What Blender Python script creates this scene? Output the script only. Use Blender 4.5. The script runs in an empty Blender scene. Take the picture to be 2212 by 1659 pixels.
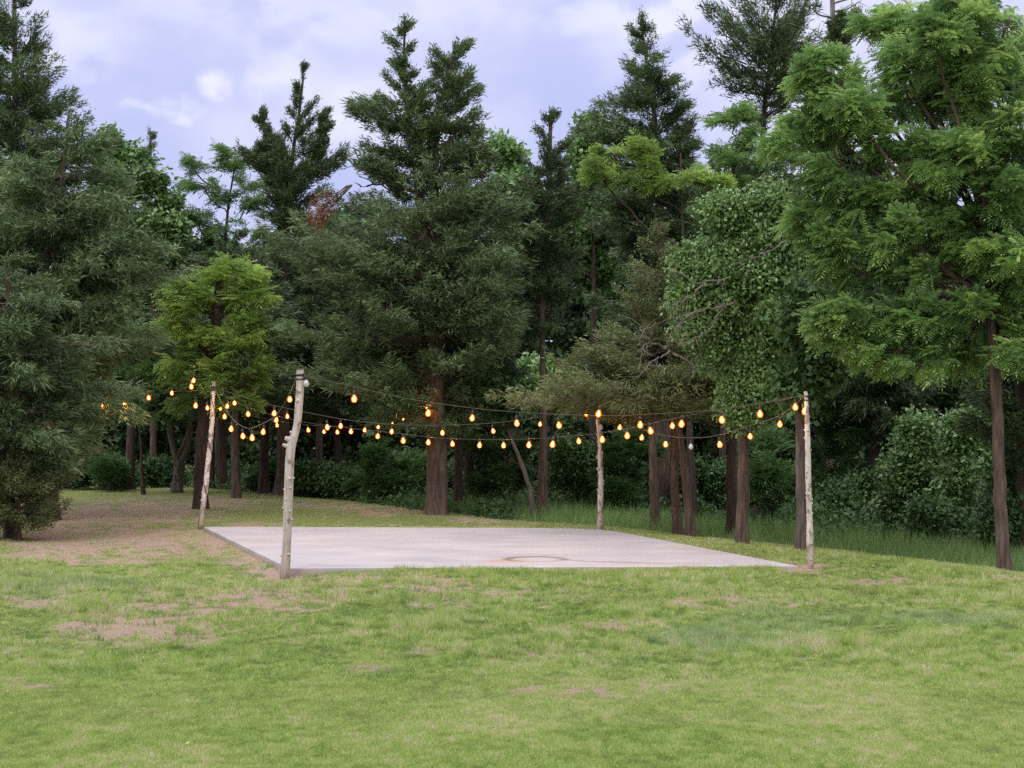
import bpy, math
import numpy as np

C = bpy.context.scene.collection
scene = bpy.context.scene

# ---------------------------------------------------------------- camera, world, sun, exposure
W_, H_, F_, U0, V0, CAMZ = 2212.0, 1659.0, 3716.0, 1106.0, 881.0, 2.0
cam_d = bpy.data.cameras.new('camera'); cam = bpy.data.objects.new('camera', cam_d); C.objects.link(cam)
cam.location = (0, 0, CAMZ); cam.rotation_euler = (math.pi/2, 0, 0)
cam_d.sensor_width = 36; cam_d.lens = 36*F_/W_; cam_d.shift_y = (V0-H_/2)/W_
cam_d.clip_start = 0.1; cam_d.clip_end = 3000
cam_d.dof.use_dof = False
scene.camera = cam

scene.view_settings.view_transform = 'Standard'
scene.view_settings.look = 'None'
scene.view_settings.gamma = 1
scene.view_settings.exposure = 0.3
cy = scene.cycles
cy.max_bounces = 5; cy.diffuse_bounces = 3; cy.glossy_bounces = 2; cy.transmission_bounces = 4
cy.transparent_max_bounces = 8; cy.use_denoising = False
cy.sample_clamp_indirect = 1.5; cy.sample_clamp_direct = 20

SUN_EL, SUN_AZ = 52.0, 215.0     # behind the camera, to the left, veiled by cloud
w = bpy.data.worlds.new('World'); scene.world = w; w.use_nodes = True
nt = w.node_tree; nt.nodes.clear()
def nn(t, **k):
    n = nt.nodes.new(t)
    for a, b in k.items(): setattr(n, a, b)
    return n
L = lambda a, b: nt.links.new(a, b)
def mth(op, a, b=None, c=None, clamp=False):
    n = nn('ShaderNodeMath', operation=op, use_clamp=clamp)
    for i, v in enumerate((a, b, c)):
        if v is None: continue
        if isinstance(v, (int, float)): n.inputs[i].default_value = v
        else: L(v, n.inputs[i])
    return n.outputs[0]
def mixc(f, a, b):
    n = nn('ShaderNodeMix', data_type='RGBA')
    for i, v in ((0, f), (6, a), (7, b)):
        if isinstance(v, (int, float)): n.inputs[i].default_value = v
        elif isinstance(v, tuple): n.inputs[i].default_value = v+(1,)
        else: L(v, n.inputs[i])
    return n.outputs[2]
tc = nn('ShaderNodeTexCoord'); gen = tc.outputs['Generated']
sep = nn('ShaderNodeSeparateXYZ'); L(gen, sep.inputs[0])
mp = nn('ShaderNodeMapping'); L(gen, mp.inputs[0]); mp.inputs['Scale'].default_value = (1.0, 1.0, 1.5)
n1 = nn('ShaderNodeTexNoise'); L(mp.outputs[0], n1.inputs['Vector']); n1.inputs['Scale'].default_value = 7; n1.inputs['Detail'].default_value = 5; n1.inputs['Roughness'].default_value = .48
n2 = nn('ShaderNodeTexNoise'); L(mp.outputs[0], n2.inputs['Vector']); n2.inputs['Scale'].default_value = 30; n2.inputs['Detail'].default_value = 6
veil = nn('ShaderNodeMapRange', interpolation_type='SMOOTHSTEP'); veil.inputs[1].default_value = .36; veil.inputs[2].default_value = .66
L(n1.outputs['Fac'], veil.inputs[0])
hi = nn('ShaderNodeMapRange'); L(sep.outputs[2], hi.inputs[0]); hi.inputs[1].default_value = .12; hi.inputs[2].default_value = .25
veilf = mth('ADD', mth('MULTIPLY', veil.outputs[0], .75), mth('MULTIPLY', hi.outputs[0], .25), clamp=True)
skyc = mixc(veilf, (.44, .485, .80), (.70, .70, .88))
# a few small bright clouds low over the wood: direction, size
wob = nn('ShaderNodeVectorMath', operation='SCALE'); L(n2.outputs['Color'], wob.inputs[0]); wob.inputs['Scale'].default_value = .05
gv = nn('ShaderNodeVectorMath', operation='ADD'); L(gen, gv.inputs[0]); L(wob.outputs[0], gv.inputs[1])
def blob(u, v, su, sv, amt):
    global skyc
    x, z = (u-U0)/F_, (V0-v)/F_
    m = math.sqrt(x*x+1+z*z)
    s = nn('ShaderNodeVectorMath', operation='SUBTRACT'); L(gv.outputs[0], s.inputs[0]); s.inputs[1].default_value = (x/m+.025, 1/m+.025, z/m+.025)
    q = nn('ShaderNodeVectorMath', operation='MULTIPLY'); L(s.outputs[0], q.inputs[0]); q.inputs[1].default_value = (F_/su, 1.0, F_/sv)
    ln = nn('ShaderNodeVectorMath', operation='LENGTH'); L(q.outputs[0], ln.inputs[0])
    r = nn('ShaderNodeMapRange', interpolation_type='SMOOTHERSTEP'); L(ln.outputs['Value'], r.inputs[0])
    r.inputs[1].default_value = 1.6; r.inputs[2].default_value = .0; r.inputs[3].default_value = 0; r.inputs[4].default_value = amt
    wsp = nn('ShaderNodeMapRange', interpolation_type='SMOOTHSTEP'); L(n2.outputs['Fac'], wsp.inputs[0]); wsp.inputs[1].default_value = .36; wsp.inputs[2].default_value = .56; wsp.inputs[3].default_value = .15
    skyc = mixc(mth('MULTIPLY', r.outputs[0], wsp.outputs[0]), skyc, (.86, .84, .95))
for b in ((472, 178, 34, 40, .75), (362, 246, 70, 24, .75), (615, 170, 90, 65, .6), (740, 265, 90, 70, .5), (160, 90, 150, 60, .55),
          (1500, 60, 200, 130, .75), (1250, 20, 200, 60, .5), (1700, 40, 120, 120, .5), (640, 20, 400, 90, .45)): blob(*b)
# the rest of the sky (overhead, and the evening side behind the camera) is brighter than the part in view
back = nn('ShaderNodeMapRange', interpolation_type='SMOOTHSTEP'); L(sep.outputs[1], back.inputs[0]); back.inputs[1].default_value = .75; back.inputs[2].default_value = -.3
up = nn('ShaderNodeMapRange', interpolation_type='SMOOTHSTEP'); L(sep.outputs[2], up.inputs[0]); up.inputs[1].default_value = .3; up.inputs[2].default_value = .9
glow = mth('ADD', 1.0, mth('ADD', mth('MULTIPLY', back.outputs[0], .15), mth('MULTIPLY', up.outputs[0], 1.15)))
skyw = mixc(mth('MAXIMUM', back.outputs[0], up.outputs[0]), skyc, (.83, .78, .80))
# sky dimmed low behind the camera, as if by unseen trees, to darken the wood
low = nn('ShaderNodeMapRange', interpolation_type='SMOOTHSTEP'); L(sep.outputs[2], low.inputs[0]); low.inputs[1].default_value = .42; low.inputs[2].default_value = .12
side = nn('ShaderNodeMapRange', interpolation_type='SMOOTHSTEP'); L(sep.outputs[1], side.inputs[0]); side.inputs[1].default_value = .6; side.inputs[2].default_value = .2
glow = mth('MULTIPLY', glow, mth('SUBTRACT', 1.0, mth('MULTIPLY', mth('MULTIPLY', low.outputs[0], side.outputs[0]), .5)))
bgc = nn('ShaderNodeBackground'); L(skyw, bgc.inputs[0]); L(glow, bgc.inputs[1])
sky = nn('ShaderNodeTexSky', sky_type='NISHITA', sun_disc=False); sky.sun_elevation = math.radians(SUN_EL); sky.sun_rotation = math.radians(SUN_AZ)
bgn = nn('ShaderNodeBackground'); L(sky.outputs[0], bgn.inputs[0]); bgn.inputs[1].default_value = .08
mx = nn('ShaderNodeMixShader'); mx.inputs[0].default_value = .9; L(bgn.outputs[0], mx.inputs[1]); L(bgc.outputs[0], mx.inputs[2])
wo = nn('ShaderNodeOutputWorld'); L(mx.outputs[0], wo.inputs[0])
w.cycles.sampling_method = 'MANUAL'; w.cycles.sample_map_resolution = 512

sd = bpy.data.lights.new('sun', 'SUN'); so = bpy.data.objects.new('sun', sd); C.objects.link(so)
sd.energy = 1.1; sd.angle = math.radians(25); sd.color = (1, .93, .83)
so.rotation_euler = (math.radians(90-SUN_EL), 0, math.radians(180-SUN_AZ))
so.location = (0, -20, 40)

# ---------------------------------------------------------------- helpers
def rg(seed): return np.random.default_rng(abs(int(seed)))
def P(u, v, d): return np.array([(u-U0)/F_*d, d, CAMZ+(V0-v)/F_*d])
def hash2(ix, iy, s):
    h = (ix.astype(np.int64)*374761393 + iy.astype(np.int64)*668265263 + s*974634777) & 0xffffffff
    h = ((h ^ (h >> 13))*1274126177) & 0xffffffff
    return ((h ^ (h >> 16)) & 0xffff)/65535.0
def vnoise(x, y, s=0):
    x = np.asarray(x, float); y = np.asarray(y, float)
    ix = np.floor(x); iy = np.floor(y); fx = x-ix; fy = y-iy
    fx = fx*fx*(3-2*fx); fy = fy*fy*(3-2*fy)
    a = hash2(ix, iy, s); b = hash2(ix+1, iy, s); c = hash2(ix, iy+1, s); d = hash2(ix+1, iy+1, s)
    return (a*(1-fx)+b*fx)*(1-fy)+(c*(1-fx)+d*fx)*fy
def fbm(x, y, s=0, o=4):
    t = 0; a = .5; n = 0
    for k in range(o):
        t = t+a*vnoise(np.asarray(x)*2**k, np.asarray(y)*2**k, s+k*17); n += a; a *= .5
    return t/n
def sstep(a, b, x):
    t = np.clip((x-a)/(b-a), 0, 1); return t*t*(3-2*t)
def norm(v): return v/np.maximum(np.linalg.norm(v, axis=-1, keepdims=True), 1e-9)

BX = [-60, -8, -5.3, -1.84, .35, 2.2, 3.0, 3.9, 5.1, 5.8, 7, 12, 40]
BY = [48, 42, 39.4, 33.2, 29.6, 27.6, 25.9, 24.3, 22.6, 20.9, 18.7, 14, 8]
SL = np.array([P(440, 1137, 29.02), P(1300, 1140, 28.66), P(1725, 1221, 21.86), P(625, 1226, 21.54)])[:, :2]   # slab corners: back left, back right, front right, front left
def in_slab(x, y, m=0.0):
    ok = np.ones(np.shape(x), bool); c = SL.mean(0)
    for i in range(4):
        a, b = SL[i], SL[(i+1) % 4]; n = np.array([b[1]-a[1], -(b[0]-a[0])]); n = n/np.linalg.norm(n)
        if np.dot(c-a, n) > 0: n = -n
        ok &= ((x-a[0])*n[0]+(y-a[1])*n[1]) < m
    return ok
def ground(x, y):
    x = np.asarray(x, float); y = np.asarray(y, float)
    br = np.interp(x, BX, BY); s = np.interp(x, [-12, -5, 0, 4], [.004, .03, .045, .05])
    t = np.maximum(y-br+.5, 0); t = t*t/(t+1.2)
    z = -s*t; z = -1.6*(1-np.exp(z/1.6))
    lx = SL[3][0]+(y-SL[3][1])*(SL[0][0]-SL[3][0])/(SL[0][1]-SL[3][1])     # x of the slab's left edge
    left = sstep(0.6, -0.5, x-lx)*sstep(-6, -2, x-lx)*sstep(19, 22, y)*sstep(31, 28, y)
    z = z-.025-.075*left-.05*sstep(2.2, .1, np.hypot(x+2.9, y-21))
    z = z+.03*(fbm(x*.5, y*.5, 5, 3)-.5)+.012*(fbm(x*3, y*3, 9, 2)-.5)
    return np.where(in_slab(x, y, .05), np.minimum(z, -.07), z)

def mesh_np(name, V, Fc, mat, parent=None, attrs=None, smooth=False, loc=None, dom='FACE'):
    V = np.asarray(V, np.float32); Fc = np.asarray(Fc, np.int32)
    me = bpy.data.meshes.new(name); k = Fc.shape[1]
    if loc is not None: V = V-np.asarray(loc, np.float32)
    me.vertices.add(len(V)); me.vertices.foreach_set('co', V.ravel())
    me.loops.add(Fc.size); me.loops.foreach_set('vertex_index', Fc.ravel())
    me.polygons.add(len(Fc)); me.polygons.foreach_set('loop_start', np.arange(0, Fc.size, k, dtype=np.int32))
    me.polygons.foreach_set('use_smooth', np.full(len(Fc), smooth))
    for an, av in (attrs or {}).items():
        at = me.attributes.new(an, 'FLOAT', dom); at.data.foreach_set('value', np.asarray(av, np.float32))
    me.update(calc_edges=True); me.materials.append(mat)
    o = bpy.data.objects.new(name, me); C.objects.link(o)
    if parent is not None: o.parent = parent
    elif loc is not None: o.location = loc
    return o
def thing(name, label, cat, loc=(0, 0, 0), group=None, kind=None):
    o = bpy.data.objects.new(name, None); C.objects.link(o); o.location = loc; o.empty_display_size = .2
    tag(o, label, cat, group, kind); return o
def tag(o, label=None, cat=None, group=None, kind=None):
    if label: o['label'] = label
    if cat: o['category'] = cat
    if group: o['group'] = group
    if kind: o['kind'] = kind
    return o

class Tubes:
    """collects tapered tubes into one quad mesh"""
    def __init__(s): s.V = []; s.F = []; s.n = 0
    def add(s, pts, rad, seg=6, rough=0.0, rng=None, flare=0.0, cap=True, flute=0.0):
        pts = np.asarray(pts, float); m = len(pts); rad = np.broadcast_to(np.asarray(rad, float), (m,)).copy()
        T = np.gradient(pts, axis=0); T = norm(T)
        ref = np.array([0, 0, 1.0]) if abs(T[:, 2]).mean() < .8 else np.array([1.0, 0, 0])
        A = norm(np.cross(T, ref)); B = np.cross(T, A)
        th = np.linspace(0, 2*math.pi, seg, endpoint=False)
        R = rad[:, None]*np.ones((m, seg))
        if rough:
            zz = np.cumsum(np.r_[0, np.linalg.norm(np.diff(pts, axis=0), axis=1)])
            ph = rng.uniform(0, 50)
            R = R*(1+rough*2*(vnoise(np.cos(th)[None]*2.2+ph+zz[:, None]*.5, np.sin(th)[None]*2.2+zz[:, None]*1.0, 3)-.5)
                   + rough*.9*(vnoise(th[None]*3.5+ph, zz[:, None]*2.2+ph, 4)-.5))
        if flute:
            zf = np.linspace(0, 1, m)[:, None]
            R = R*(1+flute*(.6*abs(np.sin(th[None]*2.5+.8+zf*2.0))+.5*abs(np.sin(th[None]*4+2.1-zf*3.0))-.6)+.10*np.exp(-((vnoise(th[None]*4+3, zf*30, 8)-.9)/.2)**2))
        if flare:
            R = R*(1+flare*np.exp(-(pts[:, 2]-pts[0, 2])/.28)[:, None]*(.6+.5*np.sin(th*5+1)[None]))
        V = pts[:, None]+R[..., None]*(np.cos(th)[None, :, None]*A[:, None]+np.sin(th)[None, :, None]*B[:, None])
        i = np.arange(m-1)[:, None]*seg; j = np.arange(seg)[None]; j2 = (j+1) % seg
        F = np.stack([i+j, i+j2, i+seg+j2, i+seg+j], -1).reshape(-1, 4)+s.n
        V = V.reshape(-1, 3); s.V.append(V); s.F.append(F); s.n += len(V)
        if cap:
            for e, idx in ((0, 0), (m-1, (m-1)*seg)):
                s.V.append(pts[e][None]); c = s.n; s.n += 1; b = c-1-(len(V)-1)-(0 if e == 0 else 0)
                b = (c-len(V) if e == 0 else c-1-len(V))
                k = np.arange(seg); ring = b+idx+k; ring2 = b+idx+(k+1) % seg
                s.F.append(np.stack([ring, ring2, np.full(seg, c), np.full(seg, c)], -1))
    def build(s, name, mat, parent=None, loc=None, smooth=True):
        V = np.concatenate(s.V); F = np.concatenate(s.F)
        deg = F[:, 2] == F[:, 3]
        me = bpy.data.meshes.new(name)
        if loc is not None: V = V-np.asarray(loc)
        Q = F[~deg]; T = F[deg][:, :3]
        lv = np.concatenate([Q.ravel(), T.ravel()]).astype(np.int32)
        ls = np.concatenate([np.arange(len(Q))*4, len(Q)*4+np.arange(len(T))*3]).astype(np.int32)
        me.vertices.add(len(V)); me.vertices.foreach_set('co', V.astype(np.float32).ravel())
        me.loops.add(len(lv)); me.loops.foreach_set('vertex_index', lv)
        me.polygons.add(len(ls)); me.polygons.foreach_set('loop_start', ls)
        me.polygons.foreach_set('use_smooth', np.full(len(ls), smooth))
        me.update(calc_edges=True); me.materials.append(mat)
        o = bpy.data.objects.new(name, me); C.objects.link(o)
        if parent is not None: o.parent = parent
        elif loc is not None: o.location = loc
        return o

# ---------------------------------------------------------------- materials
def newmat(name):
    m = bpy.data.materials.new(name); m.use_nodes = True; t = m.node_tree; t.nodes.clear()
    return m, t
def ramp(t, fac, stops):
    r = t.nodes.new('ShaderNodeValToRGB'); e = r.color_ramp.elements
    while len(e) < len(stops): e.new(.5)
    for k, (p, c) in enumerate(stops): e[k].position = p; e[k].color = c+(1,)
    t.links.new(fac, r.inputs[0]); return r.outputs[0]
def leaf_mat(name, stops, trans=.25, rough=.55, spec=.35, tcol=1.25):
    m, t = newmat(name); N = t.nodes.new; K = t.links.new
    a = N('ShaderNodeAttribute'); a.attribute_name = 'tint'
    col = ramp(t, a.outputs['Fac'], stops)
    p = N('ShaderNodeBsdfPrincipled'); K(col, p.inputs['Base Color']); p.inputs['Roughness'].default_value = rough; p.inputs['Specular IOR Level'].default_value = spec
    tr = N('ShaderNodeBsdfTranslucent')
    v = N('ShaderNodeVectorMath'); v.operation = 'MULTIPLY'; K(col, v.inputs[0]); v.inputs[1].default_value = (tcol, tcol, tcol*.75); K(v.outputs[0], tr.inputs[0])
    mx = N('ShaderNodeMixShader'); mx.inputs[0].default_value = trans; K(p.outputs[0], mx.inputs[1]); K(tr.outputs[0], mx.inputs[2])
    o = N('ShaderNodeOutputMaterial'); K(mx.outputs[0], o.inputs[0]); return m
def bark_mat(name, c1, c2, sc=9.0, bump=.6):
    m, t = newmat(name); N = t.nodes.new; K = t.links.new
    tc = N('ShaderNodeTexCoord'); mp = N('ShaderNodeMapping'); K(tc.outputs['Object'], mp.inputs[0]); mp.inputs['Scale'].default_value = (sc, sc, sc*.13)
    n = N('ShaderNodeTexNoise'); K(mp.outputs[0], n.inputs[0]); n.inputs['Scale'].default_value = 2.2; n.inputs['Detail'].default_value = 7; n.inputs['Roughness'].default_value = .65
    n2 = N('ShaderNodeTexNoise'); K(tc.outputs['Object'], n2.inputs[0]); n2.inputs['Scale'].default_value = 2.0; n2.inputs['Detail'].default_value = 3
    col = ramp(t, n.outputs['Fac'], [(.3, tuple(x*.35 for x in c1)), (.5, c1), (.68, c2)])
    mxx = N('ShaderNodeMix'); mxx.data_type = 'RGBA'; mxx.blend_type = 'MULTIPLY'; mxx.inputs[0].default_value = .6
    K(col, mxx.inputs[6]); g = ramp(t, n2.outputs['Fac'], [(.35, (.6, .6, .6)), (.65, (1.25, 1.2, 1.15))]); K(g, mxx.inputs[7])
    b = N('ShaderNodeBump'); K(n.outputs['Fac'], b.inputs['Height']); b.inputs['Strength'].default_value = bump; b.inputs['Distance'].default_value = .05
    p = N('ShaderNodeBsdfPrincipled'); K(mxx.outputs[2], p.inputs['Base Color']); p.inputs['Roughness'].default_value = .9; K(b.outputs[0], p.inputs['Normal'])
    o = N('ShaderNodeOutputMaterial'); K(p.outputs[0], o.inputs[0]); return m
def plain_mat(name, col, rough=.6, metal=0):
    m, t = newmat(name); N = t.nodes.new; K = t.links.new
    tc = N('ShaderNodeTexCoord'); n = N('ShaderNodeTexNoise'); K(tc.outputs['Object'], n.inputs[0]); n.inputs['Scale'].default_value = 25
    c = ramp(t, n.outputs['Fac'], [(.3, tuple(x*.75 for x in col)), (.7, tuple(min(1, x*1.2) for x in col))])
    p = N('ShaderNodeBsdfPrincipled'); K(c, p.inputs['Base Color']); p.inputs['Roughness'].default_value = rough; p.inputs['Metallic'].default_value = metal
    o = N('ShaderNodeOutputMaterial'); K(p.outputs[0], o.inputs[0]); return m

M = {}
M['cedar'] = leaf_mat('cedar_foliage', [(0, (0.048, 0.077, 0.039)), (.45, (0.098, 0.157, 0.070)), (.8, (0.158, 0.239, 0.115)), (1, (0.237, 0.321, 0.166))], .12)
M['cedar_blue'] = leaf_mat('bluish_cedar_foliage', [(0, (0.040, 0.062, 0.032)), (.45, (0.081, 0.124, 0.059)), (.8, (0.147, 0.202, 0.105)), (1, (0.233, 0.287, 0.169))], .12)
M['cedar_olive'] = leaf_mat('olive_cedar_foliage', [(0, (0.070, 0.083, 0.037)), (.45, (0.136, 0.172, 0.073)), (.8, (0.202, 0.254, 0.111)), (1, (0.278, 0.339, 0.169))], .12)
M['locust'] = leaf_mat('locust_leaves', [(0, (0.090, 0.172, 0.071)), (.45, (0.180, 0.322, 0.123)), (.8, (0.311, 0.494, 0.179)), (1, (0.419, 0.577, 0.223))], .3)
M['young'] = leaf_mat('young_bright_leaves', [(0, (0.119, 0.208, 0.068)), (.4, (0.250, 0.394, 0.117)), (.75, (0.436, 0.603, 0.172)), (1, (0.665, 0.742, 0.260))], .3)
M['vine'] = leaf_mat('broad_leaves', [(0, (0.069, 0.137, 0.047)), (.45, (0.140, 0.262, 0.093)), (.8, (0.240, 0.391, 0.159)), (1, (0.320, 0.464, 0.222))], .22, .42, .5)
M['shade'] = leaf_mat('shaded_understory_leaves', [(0, (0.028, 0.063, 0.023)), (.5, (0.058, 0.130, 0.045)), (.85, (0.103, 0.201, 0.072)), (1, (0.167, 0.283, 0.112))], .22)  # leaf green darkened to carry the shade under the trees
M['deep'] = leaf_mat('shaded_deep_wood_leaves', [(0, (0.019, 0.039, 0.017)), (.5, (0.038, 0.076, 0.029)), (1, (0.082, 0.140, 0.053))], .2)  # darkest leaf green, with the deep wood's shade put into the colour
M['rust'] = leaf_mat('dead_rust_foliage', [(0, (.07, .030, .020)), (.5, (.15, .068, .045)), (1, (.24, .12, .085))], .1)
M['bark'] = bark_mat('cedar_bark', (.095, .068, .058), (.165, .125, .108))
M['bark_grey'] = bark_mat('grey_ridged_bark', (.105, .090, .086), (.19, .17, .165))
M['bark_dark'] = bark_mat('dark_bark', (.045, .030, .027), (.085, .060, .054))  # bark tone darkened to include the shade of the wood
M['bark_pale'] = bark_mat('pale_bark', (.11, .098, .085), (.18, .16, .145))
M['dead'] = bark_mat('dead_wood', (.17, .155, .145), (.29, .27, .255))
M['wire'] = plain_mat('black_rubber_cord', (.030, .028, .030), .55)
M['wire_pale'] = plain_mat('paler_cord', (.075, .068, .066), .6)  # same cord in a paler grey
M['socket'] = plain_mat('black_socket', (.02, .02, .02), .45)
def pole_mat(name, c1, c2, c3, flake=0.0):
    m, t = newmat(name); N = t.nodes.new; K = t.links.new
    tc = N('ShaderNodeTexCoord'); mp = N('ShaderNodeMapping'); K(tc.outputs['Object'], mp.inputs[0]); mp.inputs['Scale'].default_value = (14, 14, 1.6)
    n = N('ShaderNodeTexNoise'); K(mp.outputs[0], n.inputs[0]); n.inputs['Scale'].default_value = 2; n.inputs['Detail'].default_value = 8; n.inputs['Roughness'].default_value = .6
    mp2 = N('ShaderNodeMapping'); K(tc.outputs['Object'], mp2.inputs[0]); mp2.inputs['Scale'].default_value = (9, 9, 5)
    n2 = N('ShaderNodeTexNoise'); K(mp2.outputs[0], n2.inputs[0]); n2.inputs['Scale'].default_value = 1.6; n2.inputs['Detail'].default_value = 5
    col = ramp(t, n.outputs['Fac'], [(.3, c1), (.62, c2)])
    f = N('ShaderNodeMapRange'); K(n2.outputs['Fac'], f.inputs[0]); f.inputs[1].default_value = .60-.13*flake; f.inputs[2].default_value = .66-.12*flake; f.inputs[4].default_value = .85
    mxx = N('ShaderNodeMix'); mxx.data_type = 'RGBA'; K(f.outputs[0], mxx.inputs[0]); K(col, mxx.inputs[6]); mxx.inputs[7].default_value = c3+(1,)
    # soil splashed on the lowest hand's breadth
    sp = N('ShaderNodeSeparateXYZ'); K(tc.outputs['Object'], sp.inputs[0]); g = N('ShaderNodeMapRange'); K(sp.outputs[2], g.inputs[0]); g.inputs[1].default_value = .55; g.inputs[2].default_value = .02; g.inputs[4].default_value = .65
    mx2 = N('ShaderNodeMix'); mx2.data_type = 'RGBA'; K(g.outputs[0], mx2.inputs[0]); K(mxx.outputs[2], mx2.inputs[6]); mx2.inputs[7].default_value = (.20, .145, .10, 1)
    b = N('ShaderNodeBump'); K(n.outputs['Fac'], b.inputs['Height']); b.inputs['Strength'].default_value = .5; b.inputs['Distance'].default_value = .012
    b2 = N('ShaderNodeBump'); K(f.outputs[0], b2.inputs['Height']); b2.inputs['Strength'].default_value = .6; b2.inputs['Distance'].default_value = -.006; K(b.outputs[0], b2.inputs['Normal'])
    p = N('ShaderNodeBsdfPrincipled'); K(mx2.outputs[2], p.inputs['Base Color']); p.inputs['Roughness'].default_value = .8; K(b2.outputs[0], p.inputs['Normal'])
    o = N('ShaderNodeOutputMaterial'); K(p.outputs[0], o.inputs[0]); return m
M['pole_smooth'] = pole_mat('peeled_pole_wood', (.32, .285, .265), (.54, .50, .475), (.20, .16, .13), 0)
M['pole_bark'] = pole_mat('half_peeled_pole_wood', (.46, .41, .395), (.70, .645, .63), (.24, .185, .155), .7)
# bulbs
m, t = newmat('amber_filament_glow'); N = t.nodes.new
e = N('ShaderNodeEmission'); e.inputs[0].default_value = (1, .52, .16, 1); e.inputs[1].default_value = 190; o = N('ShaderNodeOutputMaterial'); t.links.new(e.outputs[0], o.inputs[0]); M['fil'] = m
m, t = newmat('lit_amber_glass'); N = t.nodes.new; K = t.links.new
lw = N('ShaderNodeLayerWeight'); lw.inputs[0].default_value = .35
e = N('ShaderNodeEmission'); e.inputs[0].default_value = (1, .17, .008, 1); lw.inputs[0].default_value = .5
fr = N('ShaderNodeMapRange'); K(lw.outputs['Facing'], fr.inputs[0]); fr.inputs[1].default_value = .15; fr.inputs[2].default_value = .95; fr.inputs[3].default_value = 1.9; fr.inputs[4].default_value = .12; K(fr.outputs[0], e.inputs[1])  # glass emission fades from centre to rim, imitating a soft halo
tr = N('ShaderNodeBsdfTransparent'); tr.inputs[0].default_value = (1, .72, .38, 1)
ad = N('ShaderNodeAddShader'); K(e.outputs[0], ad.inputs[0]); K(tr.outputs[0], ad.inputs[1])
g = N('ShaderNodeBsdfGlossy'); g.inputs['Roughness'].default_value = .08
mx = N('ShaderNodeMixShader'); mx.inputs[0].default_value = .08; K(ad.outputs[0], mx.inputs[1]); K(g.outputs[0], mx.inputs[2])
o = N('ShaderNodeOutputMaterial'); K(mx.outputs[0], o.inputs[0]); M['amber'] = m; m.cycles.emission_sampling = 'NONE'
m, t = newmat('clear_unlit_glass'); N = t.nodes.new; K = t.links.new
tr = N('ShaderNodeBsdfTransparent'); tr.inputs[0].default_value = (.9, .9, .9, 1); g = N('ShaderNodeBsdfPrincipled'); g.inputs['Base Color'].default_value = (.7, .72, .75, 1); g.inputs['Roughness'].default_value = .15
mx = N('ShaderNodeMixShader'); mx.inputs[0].default_value = .65; K(tr.outputs[0], mx.inputs[1]); K(g.outputs[0], mx.inputs[2])
o = N('ShaderNodeOutputMaterial'); K(mx.outputs[0], o.inputs[0]); M['unlit'] = m

# ---------------------------------------------------------------- ground
PATCH = [(330, 1325, 190, 50, 1.0), (590, 1285, 140, 34, 1.0), (150, 1165, 210, 30, 1.0), (200, 1110, 200, 24, .9), (700, 1262, 90, 18, .8), (940, 1265, 110, 20, .75), (790, 1436, 90, 12, .28), (90, 1300, 110, 22, .7),
         (230, 1352, 110, 26, .9), (420, 1308, 90, 22, .9), (60, 1475, 90, 14, .35), (300, 1160, 170, 30, .95), (330, 1100, 180, 20, .85), (480, 1085, 120, 12, .7), (150, 1130, 120, 40, .7),
         (560, 1185, 70, 26, .9), (480, 1165, 60, 20, .9), (610, 1228, 90, 20, 1.0), (800, 1240, 150, 9, .8), (1120, 1285, 160, 14, .5), (1290, 1350, 120, 12, .55), (1500, 1290, 180, 14, .4),
         (1740, 1222, 60, 10, .8), (850, 1100, 130, 10, .65), (1060, 1120, 110, 8, .6), (700, 1085, 120, 9, .5), (1200, 1415, 200, 22, .3), (1300, 1475, 260, 26, .35), (540, 1130, 60, 6, .7),
         (80, 1140, 160, 40, .6), (1640, 1300, 160, 12, .45), (1930, 1250, 130, 12, .35), (2170, 1240, 50, 8, .9), (1450, 1200, 130, 9, .4), (950, 1300, 90, 8, .6)]
def masks(x, y):
    u = U0+F_*x/y; v = V0+F_*CAMZ/y
    n = fbm(x*1.3, y*.9, 31, 5); n2 = fbm(x*6, y*4, 57, 4); n3 = fbm(x*20, y*14, 77, 3)
    b = np.zeros(np.shape(x))
    for (pu, pv, ru, rv, a) in PATCH:
        r = np.hypot((u-pu)/ru, (v-pv)/rv/1.25)
        b = np.maximum(b, a*np.clip(1.35-r, 0, 1))
    bare = sstep(.34, .74, b*.92+(n-.5)*.7+(n2-.5)*2.2+(n3-.5)*2.0+.06)*sstep(.02, .4, b)
    bare = np.maximum(bare, .6*sstep(.60, .72, n2*.6+n*.4)*sstep(12.5, 15, y)*sstep(26, 20, y)*sstep(4.5, 2, x))
    dry = sstep(.45, .72, fbm(x*.45+3, y*.35, 91, 4)*.75+n2*.25)
    fg = sstep(1420, 1600, v)
    dry = np.clip(dry*(.5+.35*fg)+.25*b, 0, 1)
    blue = sstep(.48, .66, fbm(x*.6+9, y*.4, 111, 3)*.55+n*.2+.28*np.exp(-((u-1850)/420)**2-((v-1330)/60)**2)+.12*np.exp(-((u-100)/300)**2-((v-1270)/40)**2))
    return bare, dry, blue
xs = np.unique(np.concatenate([np.arange(-9, 9.01, .09), np.linspace(-30, -9, 70), np.linspace(9, 30, 70), -30-np.geomspace(1, 600, 30), 30+np.geomspace(1, 600, 30)]))
ys = np.unique(np.concatenate([np.arange(7, 34, .1), np.linspace(34, 60, 90), 60+np.geomspace(1, 800, 40), np.linspace(-40, 7, 40), -40-np.geomspace(1, 300, 15)]))
X, Y = np.meshgrid(xs, ys); Z = ground(X, np.maximum(Y, 3))
bare, dry, blue = masks(X, np.maximum(Y, 3))
nx, ny = len(xs), len(ys); i = (np.arange(ny-1)[:, None]*nx+np.arange(nx-1)[None]).ravel()
m, t = newmat('lawn_soil'); N = t.nodes.new; K = t.links.new
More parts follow.
